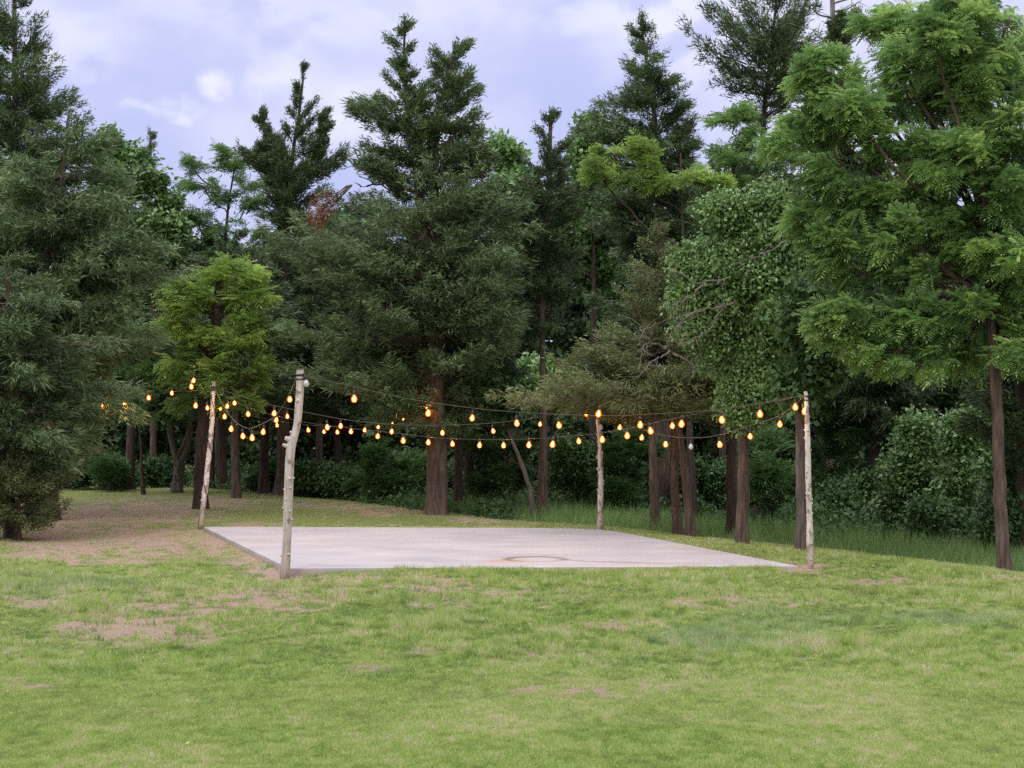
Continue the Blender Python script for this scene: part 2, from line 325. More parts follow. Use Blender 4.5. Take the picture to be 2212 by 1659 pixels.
def attr(t, n):
    a = t.nodes.new('ShaderNodeAttribute'); a.attribute_name = n; return a.outputs['Fac']
def tmix(t, f, a, b):
    n = t.nodes.new('ShaderNodeMix'); n.data_type = 'RGBA'
    for k, v in ((0, f), (6, a), (7, b)):
        if isinstance(v, (int, float)): n.inputs[k].default_value = v
        elif isinstance(v, tuple): n.inputs[k].default_value = v+(1,)
        else: t.links.new(v, n.inputs[k])
    return n.outputs[2]
geo = N('ShaderNodeNewGeometry')
def tnoise(sc, det=5, rough=.6):
    n = t.nodes.new('ShaderNodeTexNoise'); t.links.new(geo.outputs['Position'], n.inputs[0]); n.inputs['Scale'].default_value = sc; n.inputs['Detail'].default_value = det; n.inputs['Roughness'].default_value = rough; return n.outputs['Fac']
g1 = ramp(t, tnoise(30), [(.3, (.10, .12, .045)), (.55, (.20, .235, .085)), (.75, (.34, .34, .17))])
g2 = tmix(t, attr(t, 'dry'), g1, (.37, .34, .21)); g3 = tmix(t, attr(t, 'blue'), g2, (.18, .24, .14))
soil = ramp(t, tnoise(45), [(.3, (.21, .145, .115)), (.5, (.35, .262, .212)), (.7, (.50, .40, .335))])
col = tmix(t, attr(t, 'bare'), g3, soil)
bp = N('ShaderNodeBump'); K(tnoise(38, 8, .75), bp.inputs['Height']); bp.inputs['Strength'].default_value = .9; bp.inputs['Distance'].default_value = .03
p = N('ShaderNodeBsdfPrincipled'); K(col, p.inputs['Base Color']); p.inputs['Roughness'].default_value = .95; p.inputs['Specular IOR Level'].default_value = .1; K(bp.outputs[0], p.inputs['Normal'])
o = N('ShaderNodeOutputMaterial'); K(p.outputs[0], o.inputs[0]); M['ground'] = m
g = mesh_np('ground', np.stack([X, Y, Z], -1).reshape(-1, 3), np.stack([i, i+1, i+nx+1, i+nx], -1), M['ground'], attrs={'bare': bare.ravel(), 'dry': dry.ravel(), 'blue': blue.ravel()}, smooth=True, dom='POINT')
tag(g, kind='structure')

# lawn blades: one mesh, density falls off with distance
m, t = newmat('grass_blades'); N = t.nodes.new; K = t.links.new
c = ramp(t, attr(t, 'tint'), [(0, (.12, .20, .052)), (.35, (.262, .39, .094)), (.65, (.40, .535, .15)), (.85, (.48, .49, .26)), (1, (.64, .59, .43))])
c = tmix(t, attr(t, 'blue'), c, (.26, .36, .215)); c = tmix(t, attr(t, 'bare'), c, (.54, .43, .34))
p = N('ShaderNodeBsdfPrincipled'); K(c, p.inputs['Base Color']); p.inputs['Roughness'].default_value = .6; p.inputs['Specular IOR Level'].default_value = .3
tr = N('ShaderNodeBsdfTranslucent'); K(c, tr.inputs[0]); mx = N('ShaderNodeMixShader'); mx.inputs[0].default_value = .3
K(p.outputs[0], mx.inputs[1]); K(tr.outputs[0], mx.inputs[2]); o = N('ShaderNodeOutputMaterial'); K(mx.outputs[0], o.inputs[0]); M['blade'] = m
def blades(x, y, h, wd, rng, lean=.5, tintv=None):
    n = len(x); z = ground(x, y)-.004
    a = rng.uniform(0, 2*math.pi, n); b = rng.uniform(0, 2*math.pi, n)
    base = np.stack([x, y, z], -1); sd = np.stack([np.cos(a), np.sin(a), np.zeros(n)], -1)*(wd*.5)[:, None]
    ln = np.abs(rng.normal(0, lean, n))*h
    tip = base+np.stack([np.cos(b)*ln, np.sin(b)*ln, h], -1)
    return np.stack([base-sd, base+sd, tip], 1).reshape(-1, 3)
rng = rg(11); parts = []
for (d0, d1, n) in ((8.3, 11, 500000), (11, 14, 370000), (14, 18, 340000), (18, 23, 300000), (23, 30, 150000), (30, 46, 130000)):
    y = np.sqrt(rng.uniform(d0*d0, d1*d1, n)); x = y*rng.uniform(-.325, .325, n)*np.where(rng.random(n) < .12, 1.45, 1.0)
    parts.append((x, y))
x = np.concatenate([p[0] for p in parts]); y = np.concatenate([p[1] for p in parts])
br = np.interp(x, BX, BY); keep = ~in_slab(x, y, .01) & (y < br+2.5)
x, y = x[keep], y[keep]; bare, dry, blue = masks(x, y)
clump = fbm(x*5, y*5, 201, 3); big = fbm(x*1.6, y*1.1, 207, 3)
keep = rng.random(len(x)) > bare*.95
x, y, bare, dry, blue, clump, big = [q[keep] for q in (x, y, bare, dry, blue, clump, big)]
far = np.clip(y/13, 1, 2.2)
h = (.010+.018*clump+.030*sstep(.45, .7, big)*sstep(12.5, 15, y)*sstep(30, 24, y))*rng.uniform(.6, 1.4, len(x))*(1-.45*bare)
# tufts of coarse grass on the worn ground in front of the slab
h *= 1+1.1*sstep(.54, .68, fbm(x*3.3, y*2.4, 213, 3))*sstep(12.5, 15, y)*sstep(24, 20, y)
fgv = sstep(15, 11.5, y); tint = np.clip(.42+.08*fgv+(.5-.22*fgv)*dry*rng.random(len(x))+(big-.5)*(.7-.45*fgv)+(clump-.5)*(.8-.35*fgv)+(fbm(x*16, y*10, 221, 2)-.5)*(.6+.5*sstep(12.5, 14.5, y))+rng.normal(0, .13, len(x)), 0, 1)
V = blades(x, y, h, .0046*far*rng.uniform(.7, 1.4, len(x)), rng, .6)
isb = (rng.random(len(x)) < bare*.75)*.85
g = mesh_np('lawn_grass', V, np.arange(len(V)).reshape(-1, 3), M['blade'], attrs={'tint': tint, 'blue': blue*.6*rng.random(len(x))+blue*.15, 'bare': isb})
tag(g, 'short mown grass blades of the lawn around the concrete slab', 'grass', kind='stuff')

rng = rg(13); nT = 1500; ty = np.sqrt(rng.uniform(12.8**2, 21.3**2, nT)); tx = ty*rng.uniform(-.32, .2, nT); k_ = (rng.random(nT) < np.clip(1.0-(tx-1)/6, .15, 1)*(.35+.65*sstep(.45, .6, fbm(tx*1.5, ty*1.2, 231, 3)))) & ~in_slab(tx, ty, .1); tx, ty = tx[k_], ty[k_]
nb_ = 26; x = np.repeat(tx, nb_)+rng.normal(0, .05, len(tx)*nb_); y = np.repeat(ty, nb_)+rng.normal(0, .05, len(tx)*nb_); tn = np.repeat(rng.normal(.30, .14, len(tx)), nb_)
V = blades(x, y, rng.uniform(.03, .085, len(x))*np.repeat(rng.uniform(.6, 1.2, len(tx)), nb_), rng.uniform(.005, .010, len(x)), rng, .8)
g = mesh_np('weed_tufts', V, np.arange(len(V)).reshape(-1, 3), M['blade'], attrs={'tint': np.clip(tn+rng.normal(0, .08, len(x)), 0, 1), 'blue': np.full(len(x), .15), 'bare': np.zeros(len(x))})
tag(g, 'coarse darker grass tufts sprouting from the worn ground before the slab', 'grass', kind='stuff')

# tall uncut grass beyond the lawn's edge at the right
rng = rg(12); n = 150000
y = rng.uniform(20, 42, n); x = y*rng.uniform(-.10, .33, n); br = np.interp(x, BX, BY)
off = (y-br)-(2.0+1.0*fbm(x*.8, y*.3, 301, 3)+1.2*(x > 4))
keep = (off > 0) & (rng.random(n) < np.clip(1.3-off/14, .25, 1)); x, y, off = x[keep], y[keep], off[keep]
hh = (.16+.34*fbm(x*1.3, y*1.3, 305, 3))*rng.uniform(.5, 1.25, len(x))*sstep(-.2, 2.0, off+.5)
V = blades(x, y, hh, rng.uniform(.006, .014, len(x)), rng, .35)
m = leaf_mat('tall_grass_blades', [(0, (0.092, 0.169, 0.055)), (.5, (0.167, 0.293, 0.105)), (1, (0.324, 0.455, 0.210))], .25); M['tall'] = m
g = mesh_np('tall_grass', V, np.arange(len(V)).reshape(-1, 3), m, attrs={'tint': np.clip(rng.normal(.45, .2, len(x)), 0, 1)})
tag(g, 'tall unmown green grass growing beyond the lawn under the trees', 'grass', kind='stuff')

# ---------------------------------------------------------------- concrete slab
n = 200; s = np.linspace(0, 1, n+1); S, T = np.meshgrid(s, s)
A = SL[3]*(1-S)[..., None]*(1-T)[..., None]+SL[2]*S[..., None]*(1-T)[..., None]+SL[1]*S[..., None]*T[..., None]+SL[0]*(1-S)[..., None]*T[..., None]
x, y = A[..., 0], A[..., 1]; u = U0+F_*x/y; v = V0+F_*CAMZ/y
# slight slump of the back right corner
z = -.018*sstep(1.1, 0, np.hypot(x-SL[1][0], y-SL[1][1]))-.012*sstep(.05, 0, np.minimum(np.minimum(S, 1-S), np.minimum(T, 1-T))*6)
rn = fbm(x*2.5, y*2.5, 401, 4)-.5
ln = np.interp(u, [1040, 1100, 1190, 1260, 1400, 1700], [1206, 1203, 1206, 1212.5, 1216, 1217])
ring = np.exp(-((np.hypot((u-1158)/62, (v-1208)/5.5)-1)/.16)**2)*(v < 1214)
line = np.exp(-((v-ln)/1.0)**2)*sstep(1180, 1220, u)*sstep(1600, 1350, u)
sed = np.exp(-(((u-1105)/62)**2+((v-1212)/5.0)**2)**1.5)*(.6+rn*1.2)
wet = np.clip(ring*(.45+.5*sstep(-.1, .2, rn))+line*.6+.45*np.exp(-((v-1203.5)/1.4)**2-((u-1110)/60)**2), 0, 1)
sed = np.clip(sed*1.1+.35*np.exp(-((u-1350)/220)**2-((v-1219.5)/1.6)**2)+.3*np.exp(-((u-1530)/70)**2-((v-1184)/9)**2)*(1+3*rn)+.35*np.exp(-((u-700)/110)**2-((v-1218)/5)**2)*sstep(0, .15, rn)
              +.35*np.exp(-((u-600)/130)**2-((v-1165)/9)**2)*sstep(-.1, .25, rn)+.4*sstep(1.0, 0, np.hypot(x-SL[1][0], (y-SL[1][1])))*sstep(-.1, .2, rn), 0, 1)
V = np.stack([x, y, z], -1).reshape(-1, 3); k = n+1
i = (np.arange(n)[:, None]*k+np.arange(n)[None]).ravel(); Fq = np.stack([i, i+1, i+k+1, i+k], -1)
bd = np.concatenate([np.arange(k), np.arange(1, k)*k+k-1, (k*k-1)-np.arange(1, k), (np.arange(1, k-1)*k)[::-1]])
V2 = V[bd].copy(); V2[:, 2] -= .03; V3 = V[bd].copy(); V3[:, 2] -= .16; nb = len(bd); j = np.arange(nb); j2 = (j+1) % nb
c0 = V.mean(0)
V2[:, :2] += (V2[:, :2]-c0[:2])*.0006; V3[:, :2] = V2[:, :2]+rg(5).normal(0, .004, (nb, 2))
o2, o3 = len(V), len(V)+nb
Fs = np.concatenate([Fq, np.stack([bd[j2], bd[j], o2+j, o2+j2], -1), np.stack([o2+j2, o2+j, o3+j, o3+j2], -1)])
wa = np.concatenate([wet.ravel(), np.zeros(2*nb)]); sa = np.concatenate([sed.ravel(), np.full(nb, .25), np.full(nb, .8)])
m, t = newmat('concrete'); N = t.nodes.new; K = t.links.new; geo = N('ShaderNodeNewGeometry')
mp = N('ShaderNodeMapping'); K(geo.outputs['Position'], mp.inputs[0]); mp.inputs['Scale'].default_value = (.6, 1.0, 1); mp.inputs['Rotation'].default_value = (0, 0, .03)
nz = N('ShaderNodeTexNoise'); K(mp.outputs[0], nz.inputs[0]); nz.inputs['Scale'].default_value = 1.3; nz.inputs['Detail'].default_value = 7; nz.inputs['Roughness'].default_value = .6
c = ramp(t, nz.outputs['Fac'], [(.30, (.335, .332, .362)), (.5, (.405, .393, .422)), (.70, (.465, .447, .468))])
sp = ramp(t, tnoise(60, 6, .8), [(.35, (.80, .80, .80)), (.6, (1.05, 1.05, 1.05))])
q = N('ShaderNodeMix'); q.data_type = 'RGBA'; q.blend_type = 'MULTIPLY'; q.inputs[0].default_value = .7; K(c, q.inputs[6]); K(sp, q.inputs[7])
c = tmix(t, attr(t, 'sed'), q.outputs[2], (.40, .27, .19)); c = tmix(t, attr(t, 'wet'), c, (.16, .115, .09))
p = N('ShaderNodeBsdfPrincipled'); K(c, p.inputs['Base Color']); p.inputs['Roughness'].default_value = .85; p.inputs['Specular IOR Level'].default_value = .25
bp = N('ShaderNodeBump'); K(tnoise(50, 6, .7), bp.inputs['Height']); bp.inputs['Strength'].default_value = .25; bp.inputs['Distance'].default_value = .01; K(bp.outputs[0], p.inputs['Normal'])
o = N('ShaderNodeOutputMaterial'); K(p.outputs[0], o.inputs[0])
g = mesh_np('concrete_slab', V if False else np.concatenate([V, V2, V3]), Fs, m, attrs={'wet': wa, 'sed': sa}, smooth=False, dom='POINT')
tag(g, 'pale square concrete slab lying in the lawn between four poles', 'slab')

# ---------------------------------------------------------------- poles
def pole(label, d, pts, mat, knots, seed, seg=20):
    """pts: (v, u_left, u_right) from top to base"""
    rng = rg(seed); pts = sorted(pts); v = np.array([p[0] for p in pts], float); ul = np.array([p[1] for p in pts], float); ur = np.array([p[2] for p in pts], float)
    vv = np.linspace(v[0], v[-1], 90)
    sm = lambda a: np.convolve(np.pad(np.interp(vv, v, a), 3, 'edge'), np.ones(7)/7, 'valid')
    uc = (sm(ul)+sm(ur))/2; r = (sm(ur)-sm(ul))/2/F_*d
    c = np.stack([(uc-U0)/F_*d, np.full(90, d)+.03*np.sin(vv/60+seed), CAMZ+(V0-vv)/F_*d], -1)
    base = c[-1].copy(); base[2] = float(ground(base[0], base[1]))
    c = np.vstack([c, [base[0], base[1], min(base[2]-.1, c[-1][2]-.05)]]); r = np.r_[r, r[-1]]
    root = thing('string_light_pole', label, 'pole', base, 'rough log poles at the slab corners')
    tb = Tubes(); tb.add(c, r, seg, rough=.09, rng=rng)
    for (kv, side, ln, kr) in knots:      # branch stubs
        kk = np.argmin(abs(vv-kv)); p0 = c[kk]
        if side in (-1, 1): dr = np.array([side, -.25, .35])
        else: dr = np.array([side, -1, .3])
        dr = dr/np.linalg.norm(dr); p1 = p0+dr*r[kk]*.6
        tb.add([p1, p1+dr*(r[kk]*.45+ln*.5), p1+dr*(r[kk]*.45+ln)], [kr*1.35, kr, kr*.75], 8, rough=.1, rng=rng)
    tb.build('log', mat, root, base)
    return root, c, r
kA = [(848, 0, .012, .022), (867, -.4, .012, .026), (935, -1, .018, .018), (953, -1, .05, .030), (966, -1, .055, .026), (1034, 1, .022, .013), (1038, .3, .012, .02), (1055, .5, .014, .016), (1062, -1, .016, .012),
      (1082, -.5, .006, .016), (1098, -1, .02, .011), (1104, .8, .018, .016), (1126, 1, .018, .012), (1128, -.5, .004, .013), (1200, .9, .022, .02), (1203, -1, .02, .010), (1216, 1, .015, .01)]
cv = lambda L_: [((880+b/3.072)/1.1302, (640+x0/3.072)/1.1302, (640+x1/3.072)/1.1302) for b, x0, x1 in L_]
poleA = pole('thick grey peeled log pole, bent near its top, at the near left slab corner', 21.35,
     cv([(66, 258, 310), (200, 255, 311), (300, 249, 306), (400, 243, 301), (480, 240, 292), (540, 225, 280), (600, 200, 262), (640, 186, 250), (750, 177, 240), (850, 172, 236), (1000, 167, 230), (1150, 158, 222), (1300, 154, 216), (1450, 146, 211), (1560, 136, 208), (1600, 130, 206)]),
     M['pole_smooth'], kA, 1)
cv6 = lambda L_: [((850+b/3.016)/1.1302, (1400+x0/3.016)/1.1302, (1400+x1/3.016)/1.1302) for b, x0, x1 in L_]
def rknots(v0, v1, n, seed, ln=.012, kr=.012):
    r = rg(seed); return [(r.uniform(v0, v1), r.choice([-1, 1, -1, 1, -.4, .4, 0]), r.uniform(.4, 1.3)*ln, r.uniform(.7, 1.4)*kr) for _ in range(n)]
poleB = pole('slim pale log pole with flaking bark at the near right corner of the slab', 21.75,
     cv6([(318, 1698, 1724), (350, 1698, 1724), (500, 1700, 1732), (700, 1702, 1742), (900, 1706, 1750), (1100, 1717, 1756), (1300, 1722, 1764), (1400, 1716, 1771), (1500, 1719, 1767), (1618, 1728, 1765)]), M['pole_bark'], rknots(870, 1220, 26, 3), 2)
poleC = pole('knobbly pale log pole with a swollen foot at the far right corner of the slab', 28.75,
     cv6([(370, 169, 184), (430, 166, 184), (520, 165, 190), (600, 172, 202), (700, 180, 206), (800, 180, 212), (900, 181, 217), (1000, 182, 220), (1100, 179, 221), (1200, 180, 217), (1270, 178, 217), (1295, 170, 220), (1330, 169, 221)]), M['pole_bark'], rknots(900, 1130, 30, 4, .02, .014), 3)
cv4 = lambda L_: [((900+b/4.15)/1.1302, (460+x0/4.15)/1.1302, (460+x1/4.15)/1.1302) for b, x0, x1 in L_]
poleD = pole('leaning bark-covered log pole with a cord spiralling down, at the far left slab corner', 29.15,
     cv4([(130, 248, 278), (200, 240, 276), (300, 230, 268), (400, 224, 264), (480, 222, 268), (560, 215, 258), (700, 200, 245), (850, 182, 234), (1000, 164, 214), (1150, 152, 206), (1280, 134, 192), (1400, 122, 175), (1500, 118, 162), (1590, 104, 150)]), M['pole_bark'], rknots(840, 1120, 24, 5), 4)
def wraps(pl, v, n, mat=M['wire']):
    root, c, r = pl; k = np.argmin(abs((CAMZ-(c[:, 2]-0)) * F_ / c[:, 1] + V0 - v))
    tb = Tubes(); a = np.linspace(0, n*2*math.pi, n*16); rr = r[k]+.008+.004*np.sin(a*.37)
    tb.add(np.stack([c[k][0]+np.cos(a)*rr, c[k][1]+np.sin(a)*rr, c[k][2]+.035*np.sin(a*.23)+.012*np.sin(a)], -1), .006, 5)
    tb.build('cord_wrap', mat, root, root.location)
wraps(poleA, 811, 5); wraps(poleB, 857, 4); wraps(poleC, 878, 3); wraps(poleD, 838, 9)
root, c, r = poleD; tb = Tubes(); a = np.linspace(0, 1, 160); kk = a*88+2; ang = a*2*math.pi*3.3+2.2
cx = [np.interp(kk, np.arange(len(c)), c[:, q]) for q in range(3)]; rr = np.interp(kk, np.arange(len(r)), r)+.006
tb.add(np.stack([cx[0]+np.cos(ang)*rr, cx[1]+np.sin(ang)*rr, cx[2]], -1), .006, 5)
tb.build('supply_cord', M['wire'], root, root.location)

# ---------------------------------------------------------------- string lights
def lathe(prof, seg=12):
    V = []; th = np.linspace(0, 2*math.pi, seg, endpoint=False)
    for r, z in prof: V.append(np.stack([np.cos(th)*r, np.sin(th)*r, np.full(seg, z)], -1))
    V = np.concatenate(V); m_ = len(prof); i = np.arange(m_-1)[:, None]*seg; j = np.arange(seg)[None]; j2 = (j+1) % seg
    return V, np.stack([i+j, i+j2, i+seg+j2, i+seg+j], -1).reshape(-1, 4)
GL = [(.0005, -.101), (.012, -.099), (.023, -.092), (.031, -.080), (.034, -.066), (.031, -.051), (.023, -.038), (.016, -.027), (.013, -.018)]
FI = [(.0005, -.084), (.007, -.084), (.011, -.077), (.012, -.066), (.010, -.055), (.005, -.045), (.0005, -.042)]
SO = [(.0005, -.022), (.016, -.021), (.018, -.006), (.017, .022), (.010, .030), (.004, .034), (.0005, .034)]
def bmesh_of(name, prof, mat):
    V, F = lathe(prof); o = mesh_np(name, V, F, mat, smooth=True); me = o.data; bpy.data.objects.remove(o); return me
ME = {'bulb': bmesh_of('bulb', GL, M['amber']), 'filament': bmesh_of('filament', FI, M['fil']), 'socket': bmesh_of('socket', SO, M['socket']), 'off': bmesh_of('unlit_bulb', GL, M['unlit'])}
Q = 1.1302
ENDS = {'A': (*P(733/Q, 0, 21.35)[:2], 908/Q), 'B': (*P(1962/Q, 0, 21.75)[:2], 966/Q), 'Cc': (*P(1462/Q, 0, 28.75)[:2], 984/Q), 'D': (*P(524/Q, 0, 29.15)[:2], 948/Q)}
def string(label, e0, e1, ctrl, bulbs, mat, group='bulb strings over the slab', rc=.0042, small=()):
    """e0, e1: (x, depth, v); ctrl: (px u, px v) of the cord, bulbs: (px u, px v, lit)"""
    def dep(u):
        a = (u-U0)/F_; t = (a*e0[1]-e0[0])/((e1[0]-e0[0])-a*(e1[1]-e0[1])); t = np.clip(t, 0, 1)
        return e0[1]+t*(e1[1]-e0[1])
    us = [U0+F_*e0[0]/e0[1]]+[c_[0]/Q for c_ in ctrl]+[U0+F_*e1[0]/e1[1]]; vs = [e0[2]]+[c_[1]/Q for c_ in ctrl]+[e1[2]]
    # smooth through the control points
    tt = np.linspace(0, len(us)-1, 90); k = np.arange(len(us)); Us = np.interp(tt, k, us)
    def cr(a):
        a = np.array(a, float); i0 = np.clip(np.floor(tt).astype(int), 0, len(a)-2); f = tt-i0
        p0 = a[np.maximum(i0-1, 0)]; p1 = a[i0]; p2 = a[i0+1]; p3 = a[np.minimum(i0+2, len(a)-1)]
        return .5*((2*p1)+(-p0+p2)*f+(2*p0-5*p1+4*p2-p3)*f*f+(-p0+3*p1-3*p2+p3)*f**3)
    Us = cr(us); Vs = cr(vs); D = dep(Us)
    pts = np.stack([(Us-U0)/F_*D, D, CAMZ+(V0-Vs)/F_*D], -1)
    root = thing('string_lights', label, 'string lights', pts[0], group)
    tb = Tubes(); tb.add(pts, rc, 6)
    nodes = []
    for b in bulbs:
        u, v = b[0]/Q, b[1]/Q; lit = len(b) < 3 or b[2]
        d = float(dep(u)); top = np.array([(u-U0)/F_*d, d, CAMZ+(V0-v)/F_*d+.078])
        o_ = np.argsort(Us); vc = float(np.interp(u, Us[o_], Vs[o_])); zc = CAMZ+(V0-vc)/F_*d
        if zc > top[2]+.03: tb.add([[top[0], d, zc], [top[0]+.003, d, (zc+top[2])/2], [top[0], d, top[2]+.03]], .0035, 5)
        nodes.append((top, lit))
    tb.build('cord', mat, root, pts[0])
    for k_, (top, lit) in enumerate(nodes):
        r_ = rg(k_*7+int(top[0]*100)); rot = (r_.normal(0, .09), r_.normal(0, .09), r_.uniform(0, 6))
        sz = r_.uniform(1.0, 1.22)
        b = bpy.data.objects.new('bulb', ME['bulb' if lit else 'off']); C.objects.link(b); b.parent = root; b.location = top-pts[0]; b.rotation_euler = rot; b.scale = (sz, sz, sz)
        if not lit: b['label'] = 'unlit clear bulb'
        s_ = bpy.data.objects.new('socket', ME['socket']); C.objects.link(s_); s_.parent = b
        if lit: f_ = bpy.data.objects.new('filament', ME['filament']); C.objects.link(f_); f_.parent = b
    return root
E = ENDS
string('dark cord of large amber bulbs along the near edge between the two front poles', E['A'], E['B'],
       [(743, 918), (868, 945), (993, 973), (1153, 996), (1263, 1006), (1418, 1014), (1506, 1015), (1562, 1012), (1725, 1003), (1860, 985)],
       [(746, 938, 0), (865, 975), (1046, 1011), (1154, 1024), (1261, 1036), (1363, 1041), (1464, 1012), (1563, 1039), (1665, 1036), (1761, 1026), (1855, 1012), (1941, 996)], M['wire_pale'])
string('pale sagging cord of bulbs from the leaning pole to the bent pole at left', E['D'], E['A'],
       [(545, 990), (570, 1025), (599, 1044), (625, 1041), (671, 1016), (700, 975), (722, 926)],
       [(548, 1019), (565, 1048), (592, 1066), (615, 1070), (644, 1057), (670, 1012), (708, 978)], M['wire_pale'], rc=.006)
string('pale sagging cord of bulbs along the right side between the two right-hand poles', E['Cc'], E['B'],
       [(1500, 1018), (1553, 1042), (1616, 1062), (1688, 1069), (1755, 1062), (1854, 1032), (1897, 1017), (1940, 990)],
       [(1467, 1044, 0), (1514, 1045), (1568, 1070), (1625, 1086), (1687, 1093, 0), (1756, 1086), (1831, 1068), (1904, 1038), (1962, 1006)], M['wire_pale'], rc=.006)
string('cord of widely spaced bulbs along the far edge between the two back poles', E['D'], E['Cc'],
       [(560, 958), (624, 978), (692, 995), (835, 1023), (955, 1036), (1077, 1038), (1210, 1032), (1340, 1014)],
       [(573, 986), (701, 1019), (832, 1041), (957, 1055), (1081, 1058), (1202, 1054), (1319, 1038), (1432, 1013)], M['wire_pale'])
string('lowest cord of closely spaced bulbs crossing the slab diagonally from far left to near right', E['D'], E['B'],
       [(550, 965), (620, 1000), (740, 1030), (860, 1046), (982, 1059), (1081, 1070), (1248, 1073), (1412, 1063), (1531, 1046), (1642, 1022), (1800, 992)],
       [(556, 994), (605, 1012), (676, 1027), (798, 1044), (857, 1056), (923, 1067), (984, 1077), (1046, 1082), (1104, 1086), (1171, 1089), (1229, 1090), (1292, 1088), (1351, 1086), (1412, 1080), (1470, 1074), (1531, 1065), (1586, 1053), (1642, 1042)], M['wire'])
tX = P(492/Q+8, 0, 35.0); tY = P(1046/Q, 0, 32.4)
string('distant dark cord of small bulbs from the bright young tree to the thick central trunk', (tX[0], tX[1], 960/Q), (tY[0], tY[1], 982/Q),
       [(530, 985), (580, 1006), (676, 1027), (751, 1037), (823, 1042), (891, 1037), (958, 1022), (1010, 1002)],
       [(540, 1000), (676, 1040), (751, 1051), (790, 1056), (823, 1056), (891, 1051), (924, 1044), (958, 1036), (986, 1024), (1042, 994)], M['wire'], 'bulb strings among the trees')
tZ = P(60, 0, 31.0)
string('dark cord of small bulbs running left from the far left pole into cedar boughs', E['D'], (tZ[0], tZ[1], 870),
       [(506, 952), (467, 955), (419, 956), (362, 966), (304, 978), (250, 984), (186, 986), (110, 984)],
       [(506, 998), (478, 991), (473, 931), (467, 945), (419, 962), (362, 972), (304, 987), (250, 993), (186, 999), (131, 979)], M['wire'], 'bulb strings among the trees')

# ---------------------------------------------------------------- foliage
def sprays(Cn, D, Ln, Wd, K_, spread, rng):
    n = len(Cn); C2 = np.repeat(Cn, K_, 0); D2 = np.repeat(D, K_, 0); N_ = n*K_
    l = (np.repeat(Ln, K_) if np.ndim(Ln) else Ln)*rng.uniform(.35, .75, N_)
    s = rng.uniform(-.35, .6, N_)*(np.repeat(Ln, K_) if np.ndim(Ln) else Ln)
    b = C2+D2*s[:, None]+rng.normal(0, .035, (N_, 3))
    d = norm(D2+rng.normal(0, spread, (N_, 3)))
    sd = norm(np.cross(d, rng.normal(0, 1, (N_, 3))))*(Wd*rng.uniform(.6, 1.3, N_)*.5)[:, None]
    m_ = b+d*(l*.35)[:, None]
    V = np.stack([b, m_-sd, b+d*l[:, None], m_+sd], 1).reshape(-1, 3)
    return V
def fronds(Cn, D, size, rng, pairs=5, droop=.35, lw=.30):
    """pinnate leaves: a terminal leaflet and pairs along a drooping rachis; every leaflet one quad"""
    n = len(Cn); up = norm(np.array([0, 0, 1.0])+rng.normal(0, .28, (n, 3)))
    Xa = norm(D); Ya = norm(np.cross(up, Xa)); Za = np.cross(Xa, Ya); out = []
    sz = size*rng.uniform(.7, 1.25, n)
    def pt(x_, y_, z_): return Cn+(Xa*x_+Ya*y_+Za*z_)*sz[:, None]
    for k_ in range(pairs):
        a = (k_+.6)/(pairs+.3); zz = -droop*a*a; ll = lw*(1.25-.9*abs(a-.45)); wd = .075+.02*(5/pairs)
        for sg in (-1, 1):
            j = rng.normal(0, .03)
            out.append(np.stack([pt(a, 0, zz), pt(a+ll*.5-wd+j, sg*ll*.45, zz-.03), pt(a+ll*.55, sg*ll*.95, zz-.10), pt(a+ll*.25+wd, sg*ll*.55, zz-.01)], 1))
    a = 1.0; out.append(np.stack([pt(a, 0, -droop), pt(a+.10, -.035, -droop-.03), pt(a+.24, 0, -droop-.07), pt(a+.10, .035, -droop-.03)], 1))
    return np.stack(out, 1).reshape(-1, 3), pairs*2+1
def leaves(Cn, D, size, rng, K_=6, scat=.12, droop=.5):
    n = len(Cn)*K_; c_ = np.repeat(Cn, K_, 0)+rng.normal(0, scat, (n, 3)); d = norm(np.repeat(D, K_, 0)*.5+rng.normal(0, .7, (n, 3))+np.array([0, 0, -droop]))
    s_ = size*rng.uniform(.6, 1.3, n); sd = norm(np.cross(d, norm(np.array([0, 0, 1.0])+rng.normal(0, .6, (n, 3)))))*(s_*.33)[:, None]
    nrm = np.cross(sd, d); m_ = c_+d*(s_*.45)[:, None]
    return np.stack([c_, m_-sd+nrm*.2, c_+d*s_[:, None], m_+sd+nrm*.2], 1).reshape(-1, 3)
def quads(V): return np.arange(len(V)).reshape(-1, 4)

